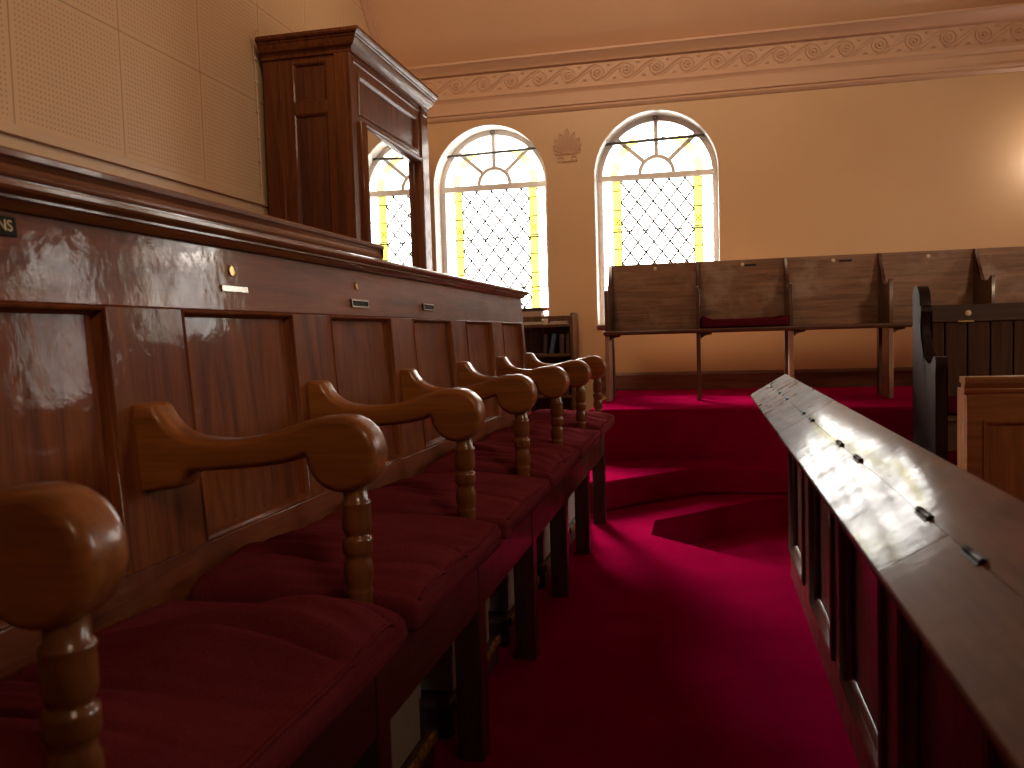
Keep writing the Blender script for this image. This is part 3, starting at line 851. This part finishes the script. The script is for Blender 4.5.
# ------------------------------------------------------------------ row of joined seats on the platform
DVX = [-.598, -.034, .513, 1.071, 1.615, 2.16, 2.705]
SF, SB, SZ = 5.34, 5.68, .868
row = thing('joined_seats', 'joined wooden seats with plain high backs on the red platform below the wall', 'seat row', (.9, 5.5, PLAT))
RO = Vector((.9, 5.5, PLAT))
def spart(name, bm, m, parent=None, **k):
    shift(bm, -RO); return obj(name, bm, m, parent or row, **k)
bm = new(); prism(bm, [(SF-.012,.852),(SB+.03,.852),(SB+.03,.880),(SF-.006,.880),(SF-.016,.874),(SF-.016,.858)], 'x', DVX[0]-.02, DVX[-1]+.02); spart('seat_plank', bm, M['seat_board'], bevel=.003)
for i in range(6):
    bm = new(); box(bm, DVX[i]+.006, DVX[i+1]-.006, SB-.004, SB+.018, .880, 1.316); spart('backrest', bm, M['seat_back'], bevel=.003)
    bm = new(); xm = (DVX[i]+DVX[i+1])/2; r = .012
    lathe(bm, [(r, SB-.002), (r, SB-.007), (r*.7, SB-.0085), (.0005, SB-.0085)], xm+.008, 0, 16, 'y', 1.283); spart('number_disc', bm, M['disc'], smooth=True)
for i, x0 in ((1, .278), (2, .855)):
    bm = new(); box(bm, x0-.02, x0+.055, SB-.007, SB-.003, 1.272, 1.286); spart('name_plate', bm, M['iron'], bevel=.001)
dp = [(SB,.87),(SF+.004,.87),(SF-.002,1.128),(SF+.003,1.138),(SF+.014,1.138),(SF+.03,1.122),(SF+.07,1.106),(SF+.13,1.103),(SF+.19,1.122),(SF+.245,1.168),(SF+.285,1.235),(SF+.31,1.312),(SB,1.318)]
for i, x in enumerate(DVX):
    bm = new(); prism(bm, dp, 'x', x-.011, x+.011); spart('divider', bm, M['divider'], bevel=.003)
    bm = new(); box(bm, x-.013, x+.013, SF+.0, SF+(.19 if i in (0, 3) else .09), PLAT, .853); spart('leg', bm, M['seat_leg_lit'] if i != 1 else M['divider'], bevel=.003)
    bm = new(); box(bm, x-.013, x+.013, SB-.05, SB+.02, PLAT, .853); spart('leg', bm, M['divider'], bevel=.003)
    bm = new(); prism(bm, [(x+.012,.853),(x+.085,.853),(x+.080,.842),(x+.04,.835),(x+.012,.815)], 'y', SF+.02, SF+.05); spart('bracket', bm, M['divider'])
bm, P = cushion_mesh(DVX[1]+.016, DVX[2]-.014, SF-.004, SB-.01, .8808, .938, 21, wr=.25, nx=36, ny=16, r=.014, crown_h=-.016)
for v_ in bm.verts:
    e_ = abs(v_.co.x-(DVX[1]+DVX[2])/2)/.258
    if v_.co.z > .90: v_.co.z += .022*max(0, e_-.72)/.28
o = Vector((.24, 5.51, .8808)); shift(bm, -o); c = obj('seat_pad', bm, M['pew_cushion'], smooth=True, angle=80); c.location = o
tag(c, 'dark wine seat pad lying on the second seat of the joined row', 'cushion')

# ------------------------------------------------------------------ glazed cupboard in the left corner
CX0, CX1, CY0, CY1, CZ = XL+.030, -1.845, 4.37, 5.66, 2.44
cab = thing('glazed_cupboard', 'tall mahogany cupboard with moulded cornice and a large glass pane against the left wall', 'cupboard', (-2.12, 5.0, 0))
CO = Vector((-2.12, 5.0, 0))
def cpart(name, bm, m, parent=None, **k):
    shift(bm, -CO); return obj(name, bm, m, parent or cab, **k)
# side facing the camera: frame pieces with two panels
sx = [CX0+.003, -2.185, -1.99, -1.93]
bm = new()
box(bm, CX0+.003, -2.185, CY0, CY0+.03, 0, CZ); box(bm, -1.99, CX1, CY0, CY0+.03, 0, CZ)
box(bm, -2.185, -1.99, CY0, CY0+.03, 2.395, CZ); box(bm, -2.185, -1.99, CY0, CY0+.03, 2.12, 2.187); box(bm, -2.185, -1.99, CY0, CY0+.03, 0, .35)
box(bm, -1.935, CX1+.002, CY0-.012, CY0+.02, 0, CZ); box(bm, -2.27, -2.262, CY0-.004, CY0+.01, 0, CZ)
side = cpart('side_frame', bm, M['cabinet'], bevel=.003)
for z0, z1 in ((2.187, 2.395), (.35, 2.12)):
    bm = new(); box(bm, -2.185, -1.99, CY0+.018, CY0+.03, z0, z1); cpart('side_panel', bm, M['cabinet_panel'])
    bm = new()
    lo = []
    for d_, y_ in ((0, 0), (.006, .004), (.014, .016)):
        lo.append([bm.verts.new((xx, CY0+y_, zz)) for xx, zz in ((-2.185+d_, z0+d_), (-1.99-d_, z0+d_), (-1.99-d_, z1-d_), (-2.185+d_, z1-d_))])
    for q in range(2):
        for i in range(4): bm.faces.new([lo[q][i], lo[q][(i+1)%4], lo[q+1][(i+1)%4], lo[q+1][i]])
    cpart('panel_moulding', bm, M['cabinet'])
# front (faces into the room)
GY0, GY1, GZ0, GZ1 = 4.50, 5.42, .95, 2.035
UZ0, UZ1 = 2.12, 2.335
bm = new(); x0, x1 = CX1-.03, CX1
box(bm, x0, x1, CY0+.021, GY0-.03, 0, CZ); box(bm, x0, x1, GY1+.03, CY1, 0, CZ)
box(bm, x0, x1, GY0-.03, GY1+.03, UZ1, CZ); box(bm, x0, x1, GY0-.03, GY1+.03, GZ1+.03, UZ0); box(bm, x0, x1, GY0-.03, GY1+.03, 0, GZ0-.03)
cpart('front_frame', bm, M['cabinet'], bevel=.002)
bm = new(); box(bm, x0, x1-.014, GY0-.03, GY1+.03, UZ0, UZ1); cpart('frieze_panel', bm, M['cabinet_panel'])
def front_mould(y0, y1, z0, z1, pr, name, m):
    bm = new(); lo = []
    for d_, x_ in pr:
        lo.append([bm.verts.new((CX1+x_, yy_, zz_)) for yy_, zz_ in ((y0+d_, z0+d_), (y1-d_, z0+d_), (y1-d_, z1-d_), (y0+d_, z1-d_))])
    for q in range(len(pr)-1):
        for i in range(4): bm.faces.new([lo[q][i], lo[q][(i+1)%4], lo[q+1][(i+1)%4], lo[q+1][i]])
    return cpart(name, bm, m, smooth=True, angle=50)
front_mould(GY0-.03, GY1+.03, UZ0, UZ1, [(-.008,.001),(-.004,.008),(.004,.008),(.010,.002),(.018,-.013)], 'panel_moulding', M['cabinet'])
front_mould(GY0-.03, GY1+.03, GZ0-.03, GZ1+.03, [(-.014,.001),(-.010,.028),(.004,.037),(.012,.030),(.020,.034),(.030,.006),(.032,-.016)], 'pane_moulding', M['cabinet'])
bm = new(); bm.faces.new([bm.verts.new((CX1+.010-.050*(y-4.96), y, z)) for y, z in ((GY0-.005,GZ0-.005),(GY1+.005,GZ0-.005),(GY1+.005,GZ1+.005),(GY0-.005,GZ1+.005))]); cpart('glass_pane', bm, M['cab_glass'])
bm = new(); box(bm, CX1-.10, CX1-.09, CY0+.03, CY1-.03, .02, CZ-.02); cpart('inner_board', bm, M['dark_void'])
# pilaster strip and far end
bm = new(); box(bm, CX1-.002, CX1+.012, GY1+.09, GY1+.14, 0, CZ); cpart('pilaster', bm, M['cabinet'], bevel=.004)
bm = new(); box(bm, CX0+.003, CX1, CY1-.002, CY1+.02, 0, CZ); cpart('far_side', bm, M['cabinet'])
bm = new(); box(bm, CX0+.003, CX1-.001, CY0+.031, CY1-.003, CZ-.03, CZ); cpart('top_board', bm, M['cabinet'])
# cornice, mitred round the front corner
pr = [(0.0, 2.425), (.014, 2.428), (.018, 2.440), (.010, 2.446), (.016, 2.455), (.034, 2.463), (.048, 2.480), (.054, 2.497), (.060, 2.500), (.060, 2.508), (.074, 2.514), (.080, 2.522), (.080, 2.536), (.0, 2.536)]
bm = new(); paths = []
for o_, z in pr:
    paths.append([bm.verts.new(p) for p in ((CX0+.004, CY0-o_, z), (CX1+o_, CY0-o_, z), (CX1+o_, CY1+.008+o_*.35, z), (CX0+.004, CY1+.008+o_*.35, z))])
for q in range(len(pr)):
    r = (q+1) % len(pr)
    for i in range(3): bm.faces.new([paths[q][i], paths[q][i+1], paths[r][i+1], paths[r][i]])
bm.faces.new(paths[-2]); cpart('cornice', bm, M['cabinet'], smooth=True, angle=25)
front_mould(CY0+.03, CY1-.0, 2.385, 2.412, [(0,.0),(.004,.007),(.012,.007),(.0134,.0)], 'fillet', M['cabinet'])

# thin cable clipped down the wall beside the cupboard
cb = thing('cable', 'thin cream cable clipped to the tiled wall along the cupboard edge', 'cable', (XL, 4.34, 1.7))
co = Vector(cb.location)
pts = [(XL+.075, 4.255, 2.56), (XL+.045, 4.27, 2.52), (XL+.018, 4.30, 2.46), (XL+.008, 4.335, 2.40), (XL+.007, 4.345, 2.0), (XL+.007, 4.348, 1.69)]
bm = new(); tube(bm, [Vector(p)-co for p in pts], .004, 6); obj('wire', bm, M['cable'], cb, smooth=True)
for z in (2.44, 2.31, 2.15, 2.01, 1.88, 1.76):
    bm = new(); box(bm, 0, .014, 4.34-.008-co.y, 4.34+.014-co.y, z-.006-co.z, z+.006-co.z); obj('clip', bm, M['cable'], cb, bevel=.002)

# ------------------------------------------------------------------ bookcase beyond the bench end
BX0, BX1, BY0, BY1, BZ0, BZ1 = -1.72, -.935, 6.14, 6.395, STEP, 1.027
K = 1.209
bk = thing('bookcase', 'low open dark wooden bookcase against the wall below the left window', 'bookcase', (-1.3, 6.27, STEP))
KO = Vector((-1.3, 6.27, STEP))
def kpart(name, bm, m, parent=None, **k):
    shift(bm, -KO); return obj(name, bm, m, parent or bk, **k)
for x0 in (BX0, BX1-.022):
    bm = new(); prism(bm, [(BY0,BZ0),(BY1,BZ0),(BY1,BZ1-.01),(BY1-.02,BZ1),(BY0+.04,BZ1),(BY0,BZ1-.03)], 'x', x0, x0+.022); kpart('side_panel', bm, M['bookcase'], bevel=.002)
for z in (.924, .707, .40, .19):
    bm = new(); box(bm, BX0+.022, BX1-.022, BY0+.004, BY1-.012, z, z+.020); kpart('shelf', bm, M['bookcase'], bevel=.002)
bm = new(); box(bm, BX0+.022, BX1-.022, BY1-.012, BY1, BZ0, 1.010); kpart('back_board', bm, M['bookcase'])
bm = new(); box(bm, BX0+.022, BX1-.022, BY0+.03, BY0+.04, BZ0, .19); kpart('plinth', bm, M['bookcase'])
BKC = {}
def bookmat(n, c, r=.45):
    if n not in BKC: BKC[n] = plain('book_cover_'+n, c, r)
    return BKC[n]
PAGES = plain('book_pages', (.55, .46, .33), .8)
def book(loc, size, lean, colname, col, label, group):
    """upright book: spine towards -Y; size (thick x, deep y, tall z)"""
    w, d_, h = [q*K for q in size]
    t = thing('book', label, 'book', (loc[0], loc[1], loc[2]+w*math.sin(lean)), group); t.rotation_euler = (0, lean, 0)
    bm = new(); c = .003
    box(bm, 0, c, 0, d_, 0, h); box(bm, w-c, w, 0, d_, 0, h)
    prism(bm, [(0,0),(w*.2,-.005),(w*.5,-.007),(w*.8,-.005),(w,0),(w,.004),(0,.004)], 'z', 0, h)
    for z in (.2, .75): 
        prism(bm, [(0,-.001),(w*.2,-.0062),(w*.5,-.0085),(w*.8,-.0062),(w,-.001),(w,.002),(0,.002)], 'z', h*z, h*z+.005)
    obj('cover', bm, bookmat(colname, col), t)
    bm = new(); box(bm, c, w-c, .004, d_-.004, .003, h-.004); obj('pages', bm, PAGES, t)
    return t
G1 = 'upright books on the middle shelf of the bookcase'
zs = .7275
xs = -.985
spec = [('brown', (.045,.026,.018), .024, .118, 0.05, 'thin brown book upright beside the leaning blue book'),
        ('blue', (.035,.075,.12), .028, .120, 0.20, 'blue book leaning to the right on the middle bookcase shelf'),
        ('umber', (.06,.034,.022), .030, .118, 0.0, 'brown book standing right of the leaning blue book'),
        ('maroon', (.055,.022,.02), .026, .120, 0.0, 'dark red-brown book at the right end of the middle bookcase shelf')]
xs = [-.964, -.929, -.862, -.822]
for (cn, c, w, h, ln, lb), x in zip(spec, xs): book((x*K, BY0+.03, zs), (w, .13, h), ln, cn, c, lb, G1)
G2 = 'upright books on the lower shelf of the bookcase'
low = [('black', (.014,.012,.012), .034, .17), ('umber', (.06,.034,.022), .028, .16), ('black', (.014,.012,.012), .030, .175), ('blue', (.035,.075,.12), .026, .16), ('black', (.014,.012,.012), .036, .17), ('maroon', (.055,.022,.02), .030, .165)]
x = -1.010
lbs = ['thick black book, leftmost on the lower bookcase shelf', 'brown book second from the left on the lower bookcase shelf', 'tall black book between brown and blue books on the lower shelf', 'blue book on the lower bookcase shelf between two black books', 'black book second from the right on the lower bookcase shelf', 'dark red book at the right end of the lower bookcase shelf']
for (cn, c, w, h), lb in zip(low, lbs):
    book((x*K, BY0+.03, .4205), (w, .13, h), 0, cn, c, lb, G2); x += w+.004
def flat_book(loc, size, rz, colname, col, label, group=None):
    w, d_, h = [q*K for q in size]; t = thing('book', label, 'book', loc, group); t.rotation_euler = (0, 0, rz)
    bm = new(); c = .003
    box(bm, 0, w, 0, d_, 0, c); box(bm, 0, w, 0, d_, h-c, h); box(bm, 0, .004, 0, d_, c, h-c); obj('cover', bm, bookmat(colname, col), t, bevel=.001)
    bm = new(); box(bm, .004, w-.005, .005, d_-.005, c, h-c); obj('pages', bm, PAGES, t)
    return t
G3 = 'books lying on top of the bookcase'
flat_book((-1.135*K, BY0+.02, .9445), (.175, .12, .022), 0, 'black', (.014,.012,.012), 'black book lying at the left on top of the bookcase', G3)
flat_book((-.925*K, BY0+.03, .9445), (.125, .13, .010), .06, 'cream', (.55,.45,.36), 'thin cream booklet lying at the right on the bookcase top', G3)
flat_book((-.918*K, BY0+.04, .957), (.11, .12, .009), -.05, 'grey', (.50,.44,.40), 'pale grey booklet on top of the cream booklet', G3)
# a rolled paper
rp = thing('paper_roll', 'short cream roll standing between the books on top of the bookcase', 'paper roll', (-.952*K, BY0+.05, .9445))
bm = new(); lathe(bm, [(.023, 0), (.024, .002), (.024, .041), (.021, .043)], 0, 0, 18); obj('roll', bm, plain('cream_paper', (.62,.50,.36), .7), rp, smooth=True)
# book on the window sill
WB = thing('book', 'black book with a red spine lying on the left window sill', 'book', (-1.38, YF+.02, 1.053))
bm = new(); box(bm, 0, .165, 0, .11, 0, .004); box(bm, 0, .165, 0, .11, .024, .028); box(bm, 0, .165, 0, .004, .004, .024); obj('cover', bm, bookmat('black', (.014,.012,.012)), WB, bevel=.001)
bm = new(); box(bm, .165, .202, 0, .11, 0, .028); obj('spine', bm, bookmat('red', (.30,.03,.035)), WB, bevel=.003)['label'] = 'red spine end'
bm = new(); box(bm, .002, .163, .005, .106, .004, .024); obj('pages', bm, PAGES, WB)
PB = thing('card_box', 'pale brown card box standing on the left window sill under a black book', 'box', (-1.38, YF+.015, ZSILL+.004))
bm = new(); box(bm, 0, .155, 0, .12, 0, .100); obj('box_base', bm, plain('brown_card', (.34,.21,.15), .7), PB, bevel=.002)
bm = new(); box(bm, -.002, .157, -.002, .122, .086, .1185); obj('lid', bm, plain('pink_card', (.40,.25,.19), .7), PB, bevel=.002)

# ------------------------------------------------------------------ dark pew on the right
PX0, PX1, PYF, PYB = .985, 2.65, 4.02, 4.43
pw = thing('church_pew', 'dark oak pew with slatted back and scrolled bench end at the right', 'pew', (1.8, 4.2, 0))
PO = Vector((1.8, 4.2, 0))
def wpart(name, bm, m, parent=None, **k):
    shift(bm, -PO); return obj(name, bm, m, parent or pw, **k)
endp = [(PYB,0),(PYF,0),(PYF,.66),(PYF-.008,.672),(PYF-.012,.69),(PYF-.010,.708),(PYF+.003,.722),(PYF+.022,.724),(PYF+.04,.714),(PYF+.055,.700),(PYF+.085,.688),(PYF+.13,.690),(PYF+.175,.705),(PYF+.215,.735),(PYF+.245,.785),(PYF+.262,.840),(PYF+.265,.885),(PYF+.255,.905),(PYF+.245,.925),(PYF+.250,.945),(PYF+.268,.955),(PYF+.272,.975),(PYF+.280,1.005),(PYF+.300,1.032),(PYF+.33,1.047),(PYF+.365,1.048),(PYF+.395,1.034),(PYF+.41,1.008)]
for x0 in (PX0, PX1-.05):
    bm = new(); prism(bm, endp, 'x', x0, x0+.05); wpart('bench_end', bm, M['pew_end_shaded'], bevel=.006, seg=3)
bm = new(); box(bm, PX0+.05, PX1-.05, PYB-.075, PYB-.035, .872, .955); wpart('top_rail', bm, M['pew_dark_x'], bevel=.004)
bm = new(); box(bm, PX0+.05, PX1-.05, PYB-.050, PYB-.030, .44, .874); wpart('back_lining', bm, M['pew_dark'])
x = PX0+.055; k = 0
wd = [.068, .100]
while x < PX1-.07:
    w = min(.098 if k else .075, PX1-.052-x)
    bm = new(); box(bm, x, x+w-.007, PYB-.066, PYB-.049, .47, .873); wpart('back_slat', bm, M['pew_dark'], bevel=.003); x += w; k += 1
bm = new(); box(bm, PX0+.05, PX1-.05, PYF+.02, PYB-.05, .435, .462); wpart('seat', bm, M['pew_dark_x'], bevel=.003)
bm = new(); box(bm, PX0+.05, PX1-.05, PYF+.05, PYF+.07, .30, .436); wpart('seat_rail', bm, M['pew_dark_x'])
bm = new(); lathe(bm, [(.0135, PYB-.074), (.0135, PYB-.079), (.008, PYB-.081), (.0005, PYB-.081)], 1.21, 0, 16, 'y', .913); wpart('number_disc', bm, M['disc'], smooth=True)
bm = new(); box(bm, 1.165, 1.235, PYB-.079, PYB-.074, .871, .879); wpart('name_plate', bm, M['brass'], bevel=.001)
bm, P = cushion_mesh(PX0+.054, PX1-.054, PYF+.015, PYB-.07, .463, .52, 33, wr=.5, nx=40, ny=14, r=.018)
o = Vector((1.8, 4.2, .463)); shift(bm, -o); c = obj('seat_pad', bm, M['pew_cushion'], smooth=True, angle=80); c.location = o
tag(c, 'long dark red seat pad on the dark slatted pew', 'cushion')

# golden oak panelled pew front standing before the dark pew
gp = thing('pew_front', 'golden oak panelled pew front with moulded top rail before the dark slatted pew', 'pew front', (1.8, 3.32, 0))
GO = Vector((1.8, 3.32, 0))
def gpart(name, bm, m, parent=None, **k):
    shift(bm, -GO); return obj(name, bm, m, parent or gp, **k)
gx0, gx1, gy = .914, 2.7, 3.30
pans = [(.970, 1.50), (1.60, 2.10), (2.20, 2.64)]
bm = new(); box(bm, gx0, gx1, gy, gy+.03, .515, .63); box(bm, gx0, gx1, gy, gy+.03, 0, .14)
ed = [gx0] + [v for p in pans for v in p] + [gx1]
for i in range(0, len(ed), 2): box(bm, ed[i], ed[i+1], gy, gy+.03, .14, .515)
gpart('frame', bm, M['light_oak_x'], bevel=.002)
for a, b_ in pans:
    bm = new(); box(bm, a, b_, gy+.014, gy+.03, .14, .515); p = gpart('panel', bm, M['light_oak'])
    bm = new(); lo = []
    for d_, y_ in ((-.006,-.001),(-.002,-.006),(.004,-.005),(.010,.003),(.018,.013)):
        lo.append([bm.verts.new((xx, gy+y_, zz)) for xx, zz in ((a+d_, .14+d_), (b_-d_, .14+d_), (b_-d_, .515-d_), (a+d_, .515-d_))])
    for q in range(4):
        for i in range(4): bm.faces.new([lo[q][i], lo[q][(i+1)%4], lo[q+1][(i+1)%4], lo[q+1][i]])
    shift(bm, -GO); obj('panel_moulding', bm, M['light_oak'], p, smooth=True, angle=50)
bm = new(); prism(bm, [(gy+.001,.612),(gy-.006,.618),(gy-.010,.628),(gy-.006,.634),(gy-.012,.640),(gy-.018,.652),(gy-.018,.668),(gy-.012,.675),(gy+.05,.675),(gy+.05,.655),(gy+.03,.65),(gy+.03,.612)], 'x', gx0-.012, gx1); gpart('top_rail', bm, M['light_oak_x'], smooth=True, angle=25)
bm = new(); box(bm, gx0, gx0+.03, gy+.03, gy+.12, 0, .63); gpart('return_board', bm, M['light_oak'])

# ------------------------------------------------------------------ light: bright overcast sky through the windows
w = bpy.data.worlds.new('overcast_sky'); S.world = w; w.use_nodes = True
bg = w.node_tree.nodes['Background']; bg.inputs['Color'].default_value = (1.0, .965, .92, 1); bg.inputs['Strength'].default_value = 7.0
def portal(name, loc, rot, sx, sy):
    l = bpy.data.lights.new(name, 'AREA'); l.shape = 'RECTANGLE'; l.size = sx; l.size_y = sy; l.cycles.is_portal = True
    o = bpy.data.objects.new(name, l); COL.objects.link(o); o.location = loc; o.rotation_euler = rot
for cx, hw in WINS: portal('window_daylight', (cx, YF+WALLT+.02, (ZSILL+2.5)/2), (-PI/2, 0, 0), hw*2, 2.5-ZSILL)
for cy, hw in RW: portal('window_daylight', (XR+WALLT+.02, cy, 2.22), (0, PI/2, 0), 1.8, hw*2)

def spot(name, loc, to, power, cone, col=(1, .72, .46), r=.15, blend=.9):
    l = bpy.data.lights.new(name, 'SPOT'); l.energy = power; l.spot_size = math.radians(cone); l.spot_blend = blend
    l.color = col; l.shadow_soft_size = r
    o = bpy.data.objects.new(name, l); COL.objects.link(o); o.location = loc
    o.rotation_euler = (Vector(to)-Vector(loc)).to_track_quat('-Z', 'Y').to_euler()
for x, p in ((-1.1, 130), (.8, 40), (2.6, 20)): spot('fill_spot', (x, 2.6, 4.1), (x, 6.4, 2.6), p, 80, r=.4)  # warm fill added to brighten the far wall, no fixture behind it
spot('fill_spot', (3.4, -1.8, 3.6), (2.0, 4.0, .8), 270, 31, r=.5)  # unseen fill spot added to brighten the pew and pew front
spot('fill_spot', (2.2, -1.5, 4.0), (-2.3, 2.2, 2.0), 290, 54, r=.8)  # fill added from behind the camera for the tiles, bench back and arms
sl = bpy.data.lights.new('hazy_sun', 'SUN'); sl.energy = 26; sl.angle = math.radians(26); sl.color = (1, .96, .90)
o = bpy.data.objects.new('hazy_sun', sl); COL.objects.link(o); o.location = (-3, 9, 4)
o.rotation_euler = Vector((.58, -1.0, -.68)).to_track_quat('-Z', 'Y').to_euler()
lb = bpy.data.lights.new('wall_glow_light', 'POINT'); lb.energy = 3.2; lb.color = (1, .88, .78); lb.shadow_soft_size = .06  # unseen point light added for the glow at the wall's right edge
o = bpy.data.objects.new('wall_glow_light', lb); COL.objects.link(o); o.location = (2.31, 6.12, 1.97)

# ------------------------------------------------------------------ camera
f = 845.
Yd = Vector((192, -54, f)).normalized()
Xd = Vector((3741, -62, -f)); Xd = (Xd - Yd*Xd.dot(Yd)).normalized()
Zd = Xd.cross(Yd)
if Zd.y > 0: Zd = -Zd
# rows: world axes in (right, down, forward) camera coordinates
right = Vector((Xd.x, Yd.x, Zd.x)); down = Vector((Xd.y, Yd.y, Zd.y)); fwd = Vector((Xd.z, Yd.z, Zd.z))
cam = bpy.data.cameras.new('camera'); co_ = bpy.data.objects.new('camera', cam); COL.objects.link(co_)
Rm = Matrix((right, -down, -fwd)).transposed()
co_.matrix_world = Matrix.Translation((0, 0, .87)) @ Rm.to_4x4()
cam.sensor_width = 36; cam.lens = f/1024*36; cam.clip_start = .02
cam.dof.use_dof = True; cam.dof.focus_distance = 3.6; cam.dof.aperture_fstop = 9
S.camera = co_

S.view_settings.view_transform = 'Standard'; S.view_settings.look = 'None'
S.view_settings.exposure = 0.9; S.view_settings.gamma = 1; S.view_settings.use_curve_mapping = False
S.cycles.use_denoising = True
try: S.cycles.denoiser = 'OPENIMAGEDENOISE'
except Exception: pass
S.cycles.max_bounces = 14; S.cycles.diffuse_bounces = 8; S.cycles.glossy_bounces = 6; S.cycles.transparent_max_bounces = 12
S.cycles.sample_clamp_indirect = 8
S.cycles.caustics_reflective = False; S.cycles.caustics_refractive = False
